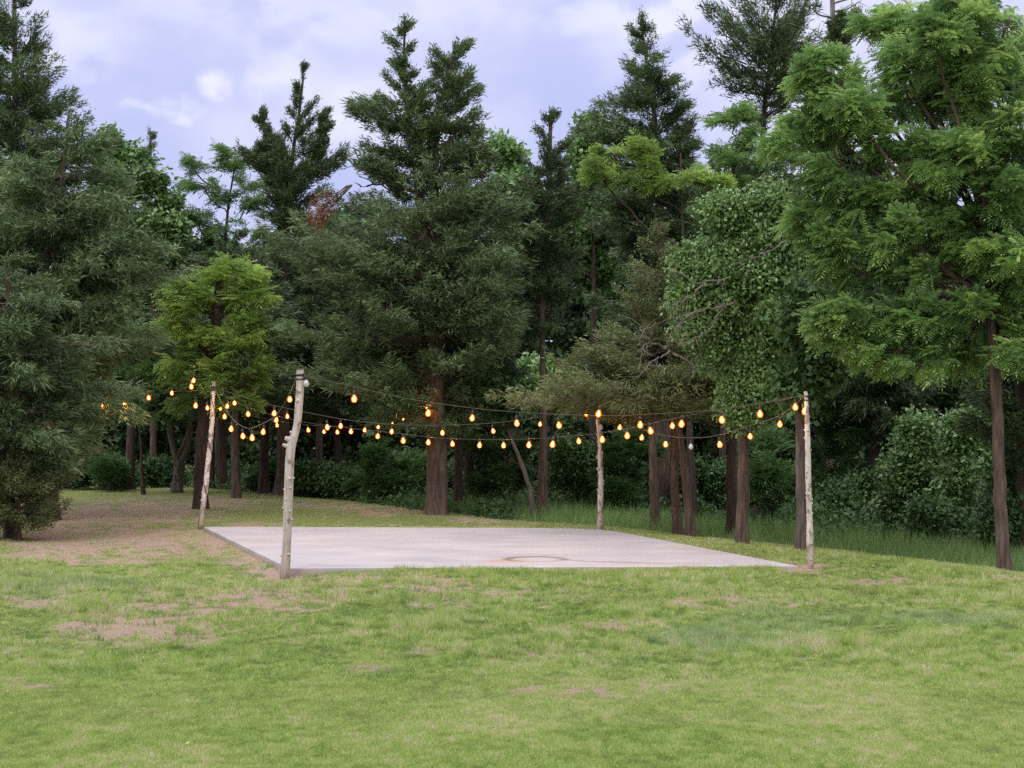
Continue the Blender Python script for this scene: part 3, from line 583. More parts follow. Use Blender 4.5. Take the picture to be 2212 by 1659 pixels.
def boughs_to_foliage(S, E, kind, rng, per, sh, sv, size, K_, bend=.0, s0=.25, tb=None, wood_r=.02, hang=0., tint0=.4, tintv=.16, spread=.6, toplight=.25):
    """S, E: start / end of every bough. Foliage gathers along the outer part of each; returns verts and a tint for every quad"""
    n = len(S); ln = np.linalg.norm(E-S, axis=1)
    dirs = norm(E-S); hor = norm(np.cross(dirs, [0, 0, 1.0])+1e-6)
    cnt = np.maximum(3, (per*np.clip(ln/ln.mean(), .5, 2.2)).astype(int)); idx = np.repeat(np.arange(n), cnt); N_ = len(idx)
    s = s0+(1-s0)*rng.beta(1.7, 1.0, N_)
    wdt = (1.15-.75*s)
    c_ = S[idx]+(E-S)[idx]*s[:, None]; c_[:, 2] += bend*4*(s*(1-s))*ln[idx]
    lsc = np.clip(ln[idx]/1.3, .12, 1.5); lat = rng.normal(0, 1, N_)*sh*wdt*lsc; vert = rng.normal(0, 1, N_)*sv*np.clip(lsc*1.3, .22, 1)
    c_ = c_+hor[idx]*lat[:, None]; c_[:, 2] += vert-abs(lat)*.15
    d = norm(dirs[idx]+hor[idx]*(np.sign(lat)*rng.uniform(.1, .9, N_))[:, None]+np.array([0, 0, 1.0])*(rng.uniform(-.35, .45, N_)-hang)[:, None])
    bt = rng.normal(0, tintv, n)
    tint = tint0+bt[idx]+toplight*(vert/sv)*.3+.22*(s-.6)+rng.normal(0, .05, N_)  # upper plumes tinted lighter, lower ones darker, imitating light from above
    if kind == 'spray': V = sprays(c_, d, size*rng.uniform(.7, 1.3, N_)*np.clip(ln[idx]/.9, .5, 1), size*.10, int(K_*1.6), spread, rng); rep = int(K_*1.6)
    elif kind == 'frond': V, rep = fronds(c_, norm(d+rng.normal(0, .25, d.shape)), size, rng, K_)
    else: V = leaves(c_, d, size, rng, K_); rep = K_
    if tb is not None:
        for k_ in range(n):
            q = np.linspace(0, .92, 6); p_ = S[k_]+(E[k_]-S[k_])*q[:, None]; p_[:, 2] += bend*4*q*(1-q)*ln[k_]
            p_[1:-1] += rng.normal(0, .02*ln[k_]**.5, (4, 3))
            r0 = wood_r*min(1.6, ln[k_]**.6); tb.add(p_, r0*(1-.85*q), 4, cap=False)
    return V, np.clip(np.repeat(tint, rep)+rng.normal(0, .05, N_*rep), 0, 1)

def trunk_path(d, pts, n=40):
    """pts: (v, u) top to bottom, the last with v None = the ground"""
    pts = list(pts); v, u = pts[-1]
    if v is None:
        x = (u-U0)/F_*d; z = float(ground(x, d))-.12; pts[-1] = (V0+(CAMZ-z)*F_/d, u)
    v = np.array([p[0] for p in pts], float); u = np.array([p[1] for p in pts], float)
    vv = np.linspace(v[-1], v[0], n); uu = np.interp(vv, v, u)
    k_ = 5 if n > 20 else 1; uu = np.convolve(np.pad(uu, k_//2, 'edge'), np.ones(k_)/k_, 'valid')
    return np.stack([(uu-U0)/F_*d, np.full(n, float(d)), CAMZ+(V0-vv)/F_*d], -1)

def tree(name, label, d, trunk, r0, leaders=(), lobes=(), kind='spray', mat='cedar', bark='bark', seed=0, dens=1., size=.26, K_=9, sh=.2, sv=.10, per=26,
         elev=.25, group=None, cat='tree', rt=.25, tintv=.16, extra=None, extra_mat=None, s0=.25, depthk=.85, att0=.45, hang=0., tint0=.4, top_r=.12, flare=.6, fork=None, spread=.48, bend=.06, seg=18, flute=.07, nlobe=26):
    rng = rg(seed+100); tb = Tubes()
    T = trunk_path(d, trunk); nT = len(T); rad = r0*(1-(1-top_r)*np.linspace(0, 1, nT)**(.75 if top_r < .3 else 1.0))
    T[2:-1, :2] += np.cumsum(rng.normal(0, .006, (nT-3, 2)), 0)
    tb.add(T, rad, seg, rough=.13, rng=rng, flare=flare, flute=flute)
    loc = T[0].copy(); loc[2] += .12; VV = []; TT = []
    for ld in leaders:
        path = trunk_path(d, ld['path']); 
        if ld['path'] is not trunk: tb.add(path, np.linspace(ld.get('r', r0*.5), .015, len(path)), 10, rough=.08, rng=rng, cap=False)
        pr = sorted(ld['prof']); v = np.array([p[0] for p in pr], float); UL = np.array([p[1] for p in pr], float); UR = np.array([p[2] for p in pr], float)
        vs = np.linspace(v[0], v[-1], 200); wdt = np.interp(vs, v, UR-UL)/F_*d; hgt = (v[-1]-v[0])/F_*d
        area = wdt.mean()*hgt; nb = int(area*6.5*dens*ld.get('dens', 1)+14+5*hgt); pdf = (wdt+.25); pdf /= pdf.sum()
        vb = np.interp((np.arange(nb)+rng.random(nb))/nb, np.r_[0, np.cumsum(pdf)], np.r_[vs[0], vs])
        az = np.arange(nb)*2.39996*2+rng.normal(0, .35, nb)
        pz = CAMZ+(V0-vb)/F_*d; o_ = np.argsort(path[:, 2]); tx = np.interp(pz, path[o_, 2], path[o_, 0])
        L_ = np.maximum(.06, tx-(np.interp(vb, v, UL)-U0)/F_*d); R_ = np.maximum(.06, (np.interp(vb, v, UR)-U0)/F_*d-tx)
        rx = np.where(np.cos(az) > 0, R_, L_); ry = (L_+R_)/2*depthk
        rr = 1/np.sqrt((np.cos(az)/rx)**2+(np.sin(az)/ry)**2)
        lump = (.86 if wdt.mean() > 2.0 else .80)+.26*vnoise(az*1.6/math.pi*2, pz*1.35+seed, seed)+rng.uniform(-.22, .2, nb); rr = rr*np.clip(lump, .5, 1.08)
        fr = (vb-v[0])/(v[-1]-v[0]); el = elev*(1.1-.9*fr)+.35*sstep(1.0, .4, rr)+rng.normal(0, .12, nb)
        Ed = np.stack([tx+np.cos(az)*rr, d+np.sin(az)*rr, pz], -1); St = np.stack([tx, np.full(nb, float(d)), pz-rr*np.tan(el)], -1)
        St[:, 2] = np.clip(St[:, 2], path[:, 2].min(), None); St[:, 0] = np.interp(St[:, 2], path[o_, 2], path[o_, 0])
        # every bough splits into a fan of side boughs, so that foliage gathers in tiers with gaps between
        wide = wdt.mean() > 2.0; nc = int(nb*(.46 if wide else .72))+6; pick = np.minimum((np.arange(nc)+rng.random(nc)*.8)*nb/nc, nb-1).astype(int); fan = 5 if wide else 3; fine = 1.0
        S4 = np.repeat(St[pick], fan, 0); E4 = np.repeat(Ed[pick], fan, 0); l4 = np.linalg.norm(E4-S4, axis=1)
        o4 = norm(E4-S4); h4 = norm(np.cross(o4, [0, 0, 1.0])+1e-6)
        E4 = E4-o4*(l4*rng.uniform(-.16, .5, len(l4)))[:, None]+h4*(rng.normal(0, .22, len(l4))*np.clip(l4, .1, 2.0))[:, None]; E4[:, 2] += (rng.normal(0, .08, len(l4))+.03)*np.clip(l4, .2, 1)
        S4 = S4+(E4-S4)*(rng.uniform(.0, .35, len(l4))*(np.arange(len(l4)) % fan > 0))[:, None]
        St, Ed = S4, E4
        V, t_ = boughs_to_foliage(St, Ed, kind, rng, int(per*.75), sh, sv*(.6 if wide else .8), size*.9, K_, -bend, .08, tb, .016, hang+(.22 if wide else 0), tint0, tintv, spread=spread); VV.append(V); TT.append(t_)
        # the tip of the leader
        tipz = CAMZ+(V0-v[0])/F_*d; tp = np.array([[tx[np.argmax(pz)], d, tipz-.45]]); te = np.array([[tx[np.argmax(pz)]+rng.normal(0, .03), d, tipz]])
        V, t_ = boughs_to_foliage(tp, te, kind, rng, 14, .05, .05, size*.8, K_, 0, 0, None, tint0=tint0); VV.append(V); TT.append(t_)
    for lb in lobes:
        u, v, ru, rv = lb[:4]; dd = d+(lb[4] if len(lb) > 4 else 0); c0 = P(u, v, dd); R3 = np.array([ru, 0, rv])/F_*dd; R3[1] = (R3[0]+R3[2])*.5*depthk
        att = lb[5] if len(lb) > 5 else None
        # limb from the trunk to the lobe
        za = np.clip(c0[2]-np.hypot(c0[0]-T[-1][0], c0[1]-T[-1][1])*.9, T[int(nT*att0)][2], T[-1][2]); ia = np.argmin(abs(T[:, 2]-za)); q = np.linspace(0, 1, 7)[:, None]
        lp = T[ia]*(1-q)+c0*q; lp[:, 2] -= np.sin(q[:, 0]*math.pi)*.12*np.linalg.norm(c0-T[ia])*.5; lp[1:-1] += rng.normal(0, .04, (5, 3))
        tb.add(lp, np.linspace(min(rad[ia]*.55, .09), .02, 7), 7, cap=False)
        nb = int(nlobe*dens*max(.35, (R3[0]*R3[2])**.8)+6); nc = max(4, nb//4); fan = 4; Rm = (R3[0]+R3[2])*.5
        dv = norm(rng.normal(0, 1, (nc, 3))+np.array([0, -.25, .15])); Ec = c0+dv*R3*rng.uniform(.45, 1.12, nc)[:, None]
        out = (c0-T[-1])*np.array([1, 1, 0]); out = out/max(.5, np.linalg.norm(out))
        od = norm(dv*np.array([1, 1, .45])+out*.8+np.array([0, 0, .12])+rng.normal(0, .12, (nc, 3)))
        Ed = np.repeat(Ec, fan, 0); od = np.repeat(od, fan, 0); h4 = norm(np.cross(od, [0, 0, 1.0])+1e-6); N4 = len(Ed)
        Ed = Ed+h4*(rng.normal(0, .30, N4)*Rm)[:, None]-od*(rng.uniform(-.15, .35, N4)*Rm)[:, None]; Ed[:, 2] += rng.normal(0, .05, N4)
        St = Ed-od*(Rm*rng.uniform(.65, 1.1, N4))[:, None]; St[:, 2] -= .12*Rm
        V, t_ = boughs_to_foliage(St, Ed, kind, rng, per, sh, sv, size, K_, bend, s0, tb, .012, hang, tint0+.05*rng.normal(), tintv, spread=spread); VV.append(V); TT.append(t_)
    xt = Tubes() if extra_mat else tb
    if extra: extra(xt, rng, T)
    root = thing(name, label, cat, loc, group)
    tb.build('trunk', M[bark], root, loc)
    if extra_mat: xt.build('bare_branches', M[extra_mat], root, loc)
    if VV:
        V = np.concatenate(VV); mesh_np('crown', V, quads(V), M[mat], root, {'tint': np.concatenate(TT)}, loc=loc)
    return root

def dead_branches(lst, d, r=.02):
    def f(tb, rng, T):
        for pts in lst:
            p_ = np.array([P(u, v, d+(o_[0] if o_ else 0)) for (u, v, *o_) in pts]); m_ = len(p_)
            q = np.linspace(0, m_-1, m_*4); p2 = np.stack([np.interp(q, np.arange(m_), p_[:, k_]) for k_ in range(3)], -1); p2 += rng.normal(0, .012, p2.shape)
            tb.add(p2, np.linspace(r, .005, len(p2)), 5, cap=False)
            for _ in range(6):
                k_ = rng.integers(3, len(p2)); dr = norm(rng.normal(0, 1, 3)+np.array([0, -.3, .1])); L__ = rng.uniform(.15, .5)
                tb.add([p2[k_], p2[k_]+dr*L__*.5+rng.normal(0, .02, 3), p2[k_]+dr*L__], [r*.4, r*.25, .003], 4, cap=False)
    return f

# --- left edge
tree('cedar_tree', 'tall loose-topped cedar rising out of frame at the upper left corner', 34, [(-90, 30), (200, 35), (600, 20), (None, 15)], .2,
     [dict(path=[(-90, 30), (200, 35), (600, 20)], prof=[(-90, 5, 55), (0, -20, 80), (60, -45, 98), (120, -70, 110), (165, -80, 120), (180, -80, 195), (205, -80, 185), (230, -90, 140), (300, -120, 150), (500, -150, 200), (700, -150, 220), (860, -150, 200)])], mat='cedar', seed=1, dens=1.9, elev=.5)
tree('cedar_tree', 'broad dense green cedar filling the left side below the corner treetop', 31, [(250, 150), (600, 110), (None, 100)], .19,
     [dict(path=[(238, 150), (600, 110), (800, 105)], prof=[(238, 125, 175), (262, 85, 215), (300, 30, 242), (350, -20, 292), (420, -60, 305), (500, -90, 330), (600, -100, 345), (700, -100, 335), (800, -100, 320), (880, -100, 290), (930, -90, 240)])], mat='cedar', seed=2, dens=1.3, tint0=.5, sh=.26, elev=.2)
tree('cedar_tree', 'low grey-green cedar whose boughs sweep down to the lawn at the left edge', 27.5, [(560, 15), (None, 25)], .11,
     [dict(path=[(560, 15), (1000, 25)], prof=[(560, -40, 50), (620, -100, 130), (690, -120, 190), (760, -130, 240), (830, -130, 310), (880, -130, 330), (930, -130, 250), (990, -130, 200), (1030, -130, 140)])], mat='cedar', seed=3, dens=1.3, tint0=.40, elev=.05)
tree('juniper_bush', 'dark low juniper bush spreading over bare ground at the left edge', 27, [(985, 20), (None, 40)], .06,
     [dict(path=[(960, 30), (1125, 40)], prof=[(960, 0, 60), (1000, -60, 105), (1040, -80, 132), (1080, -90, 135), (1110, -90, 118), (1135, -80, 95)])], mat='cedar_olive', seed=4, dens=2.2, tint0=.2, cat='bush', size=.2, sh=.13, elev=.1)
# --- left middle distance
tree('broadleaf_tree', 'medium green broadleaf tree between the olive cedar and the small cedar spire', 43, [(420, 285), (None, 280)], .14, lobes=[(285, 400, 58, 60), (228, 345, 38, 45), (352, 440, 48, 50), (300, 500, 90, 65), (240, 430, 60, 60), (380, 530, 70, 60), (300, 600, 100, 70)], kind='leaf', mat='vine', bark='bark_dark', seed=5, size=.15, K_=8, per=16, tint0=.35, nlobe=20)
tree('cedar_tree', 'small thin cedar spire showing against the sky at the left', 47, [(283, 325), (None, 330)], .1,
     [dict(path=[(283, 325), (620, 330)], prof=[(283, 321, 329), (320, 314, 338), (345, 318, 332), (370, 303, 346), (400, 312, 340), (440, 290, 362), (500, 285, 380), (600, 260, 400)])], mat='cedar', seed=6, dens=.7, elev=.5, size=.22)
tree('broadleaf_tree', 'open light green tree with sky gaps left of the dark cedar spire', 44, [(330, 510), (450, 490), (560, 485), (None, 480)], .13, lobes=[(415, 355, 38, 26), (440, 405, 62, 30), (505, 318, 46, 26), (510, 362, 52, 28), (545, 400, 40, 30), (500, 428, 60, 26), (410, 470, 46, 26), (480, 500, 70, 24), (540, 455, 45, 20), (560, 520, 40, 22), (370, 480, 40, 30), (430, 545, 60, 25)],
     kind='frond', mat='locust', bark='bark_dark', seed=7, size=.22, K_=4, per=18, tint0=.3, sh=.2, sv=.05, hang=.1, nlobe=18)
A1 = [(145, 655), (250, 640), (400, 622), (700, 610), (None, 610)]
tree('cedar_tree', 'narrow dark pointed cedar with two side leaders left of the twin cedar', 40, A1, .17,
     [dict(path=A1, prof=[(140, 651, 659), (165, 643, 666), (195, 633, 668), (230, 620, 682), (262, 608, 692), (300, 598, 700), (340, 580, 738), (352, 590, 745), (380, 562, 720), (420, 560, 700), (480, 575, 690), (560, 565, 660), (650, 540, 680), (760, 540, 690)]),
      dict(path=[(235, 563), (300, 574), (420, 612)], r=.05, prof=[(232, 559, 567), (265, 548, 576), (300, 538, 590), (340, 528, 600), (390, 535, 610)]),
      dict(path=[(240, 703), (320, 690), (400, 630)], r=.05, prof=[(238, 699, 707), (275, 688, 712), (310, 678, 712), (350, 670, 706), (380, 660, 700)])], mat='cedar', seed=8, dens=1.0, elev=.55, tint0=.25, sh=.15, per=24)
# --- twin cedar
A2 = [(430, 935), (700, 940), (1000, 943), (None, 942)]
tree('cedar_tree', 'largest cedar with two tops and a thick fluted trunk at the centre', 32.7, A2, .18,
     [dict(path=[(38, 875), (130, 872), (300, 885), (420, 905), (560, 925)], r=.10, prof=[(38, 868, 882), (58, 857, 890), (72, 815, 885), (84, 850, 888), (110, 832, 893), (122, 805, 905), (145, 820, 892), (175, 808, 898), (200, 790, 930), (240, 770, 938), (280, 757, 935), (300, 775, 920), (330, 762, 925), (370, 778, 930), (410, 790, 930)]),
      dict(path=[(88, 985), (130, 975), (250, 945), (400, 940), (560, 938)], r=.10, prof=[(86, 975, 1020), (98, 935, 1042), (120, 945, 1025), (145, 928, 1035), (175, 925, 1052), (195, 935, 1050), (225, 930, 1020), (255, 935, 1062), (275, 925, 1070), (292, 925, 1112), (335, 930, 1112), (370, 925, 1095), (400, 930, 1100)]),
      dict(path=A2[:3], prof=[(380, 720, 1085), (425, 655, 1110), (500, 622, 1122), (580, 610, 1122), (660, 606, 1130), (730, 625, 1120), (790, 665, 1075), (840, 690, 1050), (885, 740, 1040), (920, 800, 1030), (945, 830, 900)], dens=1.35)],
     mat='cedar', bark='bark', seed=9, dens=1.0, tint0=.4, sh=.2, elev=.3, top_r=.6, flare=.55, seg=48, flute=.22, extra=dead_branches([[(940, 440), (990, 400), (1040, 380)], [(905, 420), (840, 395), (780, 405)], [(945, 320), (975, 300), (1010, 270)], [(938, 400), (1000, 370), (1060, 330)]], 32.6, .05))
# a browned bough hanging in the twin cedar
rng = rg(77); S_ = np.array([P(760, 400, 31.2)]*7); E_ = np.array([P(692+rng.normal(0, 14), 445+rng.normal(0, 30), 31.0+rng.normal(0, .2)) for _ in range(7)])
tb = Tubes(); V, t_ = boughs_to_foliage(S_, E_, 'spray', rng, 10, .09, .08, .2, 7, 0, .5, tb, .018, .3)
br_ = thing('dead_bough', 'rust-brown dead bough hanging in the left side of the twin-topped cedar', 'dead branch', S_[0]); tb.build('branch', M['bark_dark'], br_, S_[0]); mesh_np('dead_needles', V, quads(V), M['rust'], br_, {'tint': t_}, loc=S_[0])
A3 = [(238, 1188), (450, 1182), (700, 1168), (850, 1172), (None, 1172)]
tree('cedar_tree', 'slim straight-trunked cedar just right of the twin-topped cedar', 34, A3, .105,
     [dict(path=A3[:3], prof=[(236, 1180, 1194), (262, 1163, 1216), (285, 1150, 1205), (300, 1130, 1238), (340, 1114, 1246), (370, 1130, 1240), (400, 1112, 1272), (470, 1108, 1270), (540, 1120, 1262), (600, 1110, 1262), (680, 1110, 1230), (740, 1130, 1210)])], mat='cedar', seed=10, dens=.8, tint0=.25, elev=.3)
A4 = [(26, 1385), (200, 1415), (400, 1430), (700, 1430), (None, 1430)]
tree('cedar_tree', 'tall irregular cedar right of centre behind the olive cedar', 38, A4, .2,
     [dict(path=A4, prof=[(26, 1350, 1370), (45, 1345, 1425), (62, 1348, 1440), (80, 1362, 1452), (108, 1345, 1456), (135, 1330, 1440), (152, 1262, 1458), (170, 1285, 1470), (200, 1300, 1482), (235, 1262, 1480), (280, 1242, 1500), (350, 1250, 1505), (450, 1270, 1510), (560, 1290, 1510), (700, 1280, 1490)])], mat='cedar', seed=11, dens=1.0, tint0=.36, elev=.4)
tree('broadleaf_tree', 'pale grey-green broadleaf tree filling the gap left of the tall irregular cedar', 41, [(340, 1280), (None, 1285)], .12, lobes=[(1278, 290, 38, 40), (1255, 350, 45, 50), (1290, 420, 60, 60), (1100, 430, 40, 60), (1240, 480, 60, 60)], kind='leaf', mat='vine', bark='bark_dark', seed=12, size=.14, K_=8, per=15, tint0=.5, nlobe=18)
A5 = [(-60, 1680), (100, 1665), (250, 1645), (380, 1640), (None, 1640)]
tree('cedar_tree', 'tall open-crowned cedar with upswept limbs at the upper right', 35, A5, .16,
     [dict(path=A5, prof=[(-60, 1600, 1700), (0, 1562, 1745), (45, 1505, 1752), (60, 1492, 1742), (90, 1492, 1766), (140, 1505, 1755), (175, 1540, 1745), (205, 1530, 1738), (235, 1565, 1700), (262, 1600, 1690)], dens=1.15),
      dict(path=[(400, 1640), (800, 1640)], prof=[(330, 1590, 1700), (400, 1540, 1760), (480, 1500, 1780), (560, 1480, 1780), (650, 1500, 1760)])], mat='cedar', bark='bark_dark', seed=13, dens=.95, tint0=.26, elev=.7, per=14, sh=.15,
     extra_mat='dead', extra=dead_branches([[(1640, 345), (1600, 352), (1575, 340)], [(1650, 410), (1610, 402), (1570, 400)], [(1640, 480), (1600, 488), (1560, 478)], [(1650, 310), (1700, 330), (1740, 370)]], 34, .022))
def snag(tb, rng, T):
    for (v, u1, v1) in ((-10, 1860, -25), (8, 1862, 0), (20, 1745, 12), (35, 1850, 20), (62, 1845, 30), (75, 1750, 60), (95, 1855, 80)):
        a = P(1797, v+18, 39); b = P(u1, v1, 39+rng.uniform(-1, 1)); mdl = (a+b)/2+np.array([0, 0, -.08]); tb.add([a, mdl, b], [.03, .02, .006], 5, cap=False)
        for _ in range(4):
            q = a+(b-a)*rng.uniform(.4, .95); tb.add([q, q+rng.normal(0, .16, 3)], [.009, .004], 4, cap=False)
tree('dead_tree', 'bare weathered snag rising behind the big locust at the top of the frame', 39, [(-50, 1793), (100, 1797), (400, 1800), (None, 1800)], .13, bark='dead', seed=14, extra=snag, top_r=.35,
     leaders=[dict(path=[(30, 1825), (90, 1800)], r=.02, prof=[(25, 1815, 1845), (50, 1800, 1860), (80, 1790, 1850), (95, 1790, 1820)])], mat='cedar', dens=.8)
tree('broadleaf_tree', 'softer green leafy sprays between the open-crowned cedar and the huge locust', 34, [(330, 1590), (None, 1600)], .08, lobes=[(1590, 255, 52, 24), (1600, 310, 56, 30), (1560, 350, 50, 26), (1640, 370, 50, 30), (1700, 330, 50, 40), (1540, 430, 60, 30)], kind='frond', mat='locust', bark='bark_dark', seed=52, size=.24, K_=5, per=18, tint0=.4, sh=.2, sv=.05)
tree('locust_tree', 'bright yellow-green leafy sprays of a young tree in front of the irregular cedar', 33, [(330, 1470), (600, 1480), (None, 1500)], .09,
     lobes=[(1340, 365, 66, 34), (1385, 335, 40, 26), (1490, 385, 50, 28), (1440, 400, 34, 18), (1545, 400, 30, 16), (1420, 350, 26, 16), (1320, 330, 24, 14), (1300, 385, 28, 18)], kind='frond', mat='young', bark='bark_dark', seed=15, size=.24, K_=5, per=20, tint0=.42, sh=.22, sv=.05, hang=.05, dens=.8)
# --- olive cedar with dead twigs, its twin trunks
A6 = [(480, 1415), (640, 1440), (780, 1448), (1000, 1474), (None, 1497)]
tree('cedar_tree', 'olive-brown cedar with a few grey twigs and a slanting trunk right of centre', 27.9, A6, .078,
     [dict(path=A6[:4], prof=[(478, 1402, 1428), (520, 1375, 1452), (570, 1345, 1480), (620, 1315, 1510), (670, 1290, 1510), (720, 1255, 1500), (770, 1220, 1520), (800, 1200, 1530)]),
      dict(path=[(740, 1450), (900, 1462)], r=.07, prof=[(750, 1270, 1500), (785, 1185, 1560), (820, 1118, 1572), (855, 1110, 1565), (885, 1150, 1530)], dens=1.5)], mat='cedar_olive', seed=16, dens=1.15, tint0=.36, size=.20, sh=.17, sv=.08, elev=.15, per=26,
     extra_mat='dead', extra=dead_branches([
                          [(1448, 760, -.5), (1410, 780, -.6), (1380, 815, -.7)], [(1455, 765, -.5), (1480, 775, -.6), (1510, 800, -.7)], [(1440, 750, -.4), (1400, 740, -.6), (1375, 760, -.7)], [(1380, 745, -.5), (1390, 710, -.6), (1400, 735, -.6)]], 26.6, .016))
tree('cedar_tree', 'straight cedar trunk standing just left of the slanting trunk', 28.6, [(820, 1455), (None, 1466)], .078, [dict(path=[(700, 1455), (850, 1455)], prof=[(690, 1410, 1480), (740, 1390, 1520), (800, 1380, 1540), (850, 1390, 1530)])], mat='cedar_olive', seed=17, dens=1, tint0=.3, top_r=.7)
tree('cedar_tree', 'slender reddish cedar trunk in the tall grass right of the far right pole', 30.5, [(650, 1400), (None, 1417)], .075, [dict(path=[(650, 1400), (880, 1410)], prof=[(640, 1360, 1440), (700, 1320, 1480), (800, 1320, 1490), (880, 1360, 1460)])], mat='cedar', seed=18, dens=.9, tint0=.25, top_r=.6)
# --- leafy vine-clad tree
tree('broadleaf_tree', 'mid-green broad-leaved tree with bare grey branches at left above the right-hand bulbs', 26, [(470, 1640), (700, 1615), (900, 1610), (None, 1604)], .088,
     lobes=[(1625, 510, 60, 40), (1565, 548, 46, 36), (1700, 500, 60, 45), (1525, 610, 62, 55), (1620, 590, 80, 65), (1700, 600, 70, 70), (1590, 680, 60, 60), (1675, 690, 75, 65), (1500, 700, 30, 35), (1640, 770, 75, 55), (1700, 780, 45, 55), (1640, 840, 60, 45), (1610, 875, 32, 22), (1500, 560, 24, 18), (1575, 462, 30, 16), (1665, 445, 34, 18), (1478, 645, 22, 18), (1555, 750, 22, 30), (1585, 850, 20, 28), (1750, 560, 40, 40), (1740, 680, 40, 70)],
     extra_mat='dead', extra=dead_branches([[(1580, 600), (1555, 605), (1500, 612), (1470, 590), (1445, 575)], [(1520, 612), (1495, 640), (1462, 655), (1440, 668)], [(1590, 655), (1555, 662), (1500, 672), (1440, 690), (1400, 712)], [(1560, 664), (1530, 715), (1485, 742), (1435, 738)], [(1500, 672), (1465, 700), (1445, 730)], [(1700, 520), (1660, 545), (1620, 560), (1570, 575)]], 25.0, .014),
     kind='leaf', mat='vine', bark='bark', seed=19, size=.068, K_=21, per=24, tint0=.5, hang=.25, nlobe=34, top_r=.5)
tree('cedar_tree', 'dark trunk close behind and left of the broad-leaved tree trunk', 28.6, [(700, 1590), (None, 1579)], .08, [dict(path=[(640, 1600), (800, 1590)], prof=[(620, 1560, 1640), (700, 1540, 1660), (800, 1530, 1650), (860, 1560, 1630)])], mat='cedar', bark='bark_dark', seed=20, dens=1, tint0=.2, top_r=.8)
tree('oak_tree', 'grey deeply ridged trunk standing right behind the near right pole', 24.6, [(640, 1735), (850, 1727), (None, 1731)], .08, lobes=[(1735, 690, 60, 55, -.5), (1790, 740, 60, 50, .6), (1755, 790, 42, 44, -.4), (1725, 835, 34, 30, -.3), (1850, 640, 60, 60, 1)], kind='leaf', mat='shade', bark='bark_grey', seed=21, size=.12, K_=8, per=20, tint0=.4, top_r=.75, flare=.5)
# --- big locust at the right
def limbs(tb, rng, T):
    for pts, r in (([(2130, 600), (2040, 520), (1960, 430), (1880, 330), (1790, 210)], .085), ([(2135, 640), (2050, 580), (1960, 520), (1870, 440), (1770, 350)], .07), ([(2140, 560), (2110, 400), (2080, 250), (2060, 60)], .08),
                   ([(2140, 700), (2050, 640), (1950, 610), (1850, 640)], .06), ([(2150, 620), (2200, 480), (2240, 300)], .08), ([(2040, 520), (2010, 400), (1990, 250), (1980, 110)], .05), ([(1960, 430), (1890, 400), (1820, 380), (1740, 310)], .035)):
        p_ = np.array([P(u, v, 23.6+.8*math.sin(u*.02)) for u, v in pts]); q = np.linspace(0, len(p_)-1, 20); p2 = np.stack([np.interp(q, np.arange(len(p_)), p_[:, k_]) for k_ in range(3)], -1); p2 += rng.normal(0, .012, p2.shape)
        tb.add(p2, np.linspace(r, .012, 20), 8, cap=False)
LB = [(1800, 175, 62, 42), (1760, 150, 30, 26), (1725, 255, 72, 34), (1725, 300, 62, 34), (1800, 260, 80, 60), (1900, 230, 90, 70), (1800, 350, 90, 50), (1900, 60, 36, 26, .5), (1960, 50, 70, 50, .5), (1950, 130, 66, 50), (2060, 30, 90, 60), (2060, 130, 90, 70), (2170, 60, 90, 90), (2190, 200, 90, 90), (2120, 130, 80, 60), (2020, 80, 60, 40, -.5), (2050, 240, 100, 70),
      (1930, 330, 90, 60), (2050, 350, 100, 70), (2180, 350, 90, 80), (1860, 420, 80, 45), (1950, 430, 80, 50), (1775, 480, 58, 42), (1770, 530, 50, 30), (1880, 500, 80, 45), (2000, 510, 90, 55), (2110, 470, 90, 60), (2200, 480, 80, 70), (1850, 590, 72, 45), (1950, 600, 85, 50), (2060, 590, 90, 50), (1805, 670, 48, 36), (1790, 725, 36, 26), (1870, 680, 70, 48), (1960, 700, 85, 50),
      (1900, 760, 62, 32), (1990, 770, 62, 32), (2060, 680, 80, 45), (2150, 600, 80, 55), (2200, 640, 60, 50), (2210, 720, 40, 36), (2300, 300, 120, 180, .5), (2300, 550, 120, 120, .5), (2210, 280, 60, 70, -.6), (2180, 420, 70, 50, -.6), (2215, 560, 60, 60, -.6), (2150, 540, 70, 40, -.5), (2190, 700, 60, 36, .4), (2100, 330, 80, 40, -.7), (1830, 230, 70, 36, -.5), (1740, 215, 50, 26, 0), (2030, 150, 80, 44, .8), (2090, 210, 80, 44, .9), (1990, 200, 60, 40, .8), (2110, 60, 70, 50, 1.0), (2190, 130, 60, 60, .9), (2110, 720, 50, 30, .6), (2200, 770, 44, 30, -.3), (2080, 760, 40, 26, .7)]
tree('locust_tree', 'huge spreading locust with feathery drooping leaves filling the right side', 22.8, [(520, 2140), (720, 2150), (900, 2156), (1100, 2165), (None, 2172)], .082, lobes=LB, kind='frond', mat='locust', bark='bark', seed=22, size=.27, K_=8, per=20, tintv=.22, tint0=.5, sh=.26, sv=.06, hang=.3, nlobe=33, top_r=.7, att0=.8, extra=limbs, bend=.10, depthk=1.0)
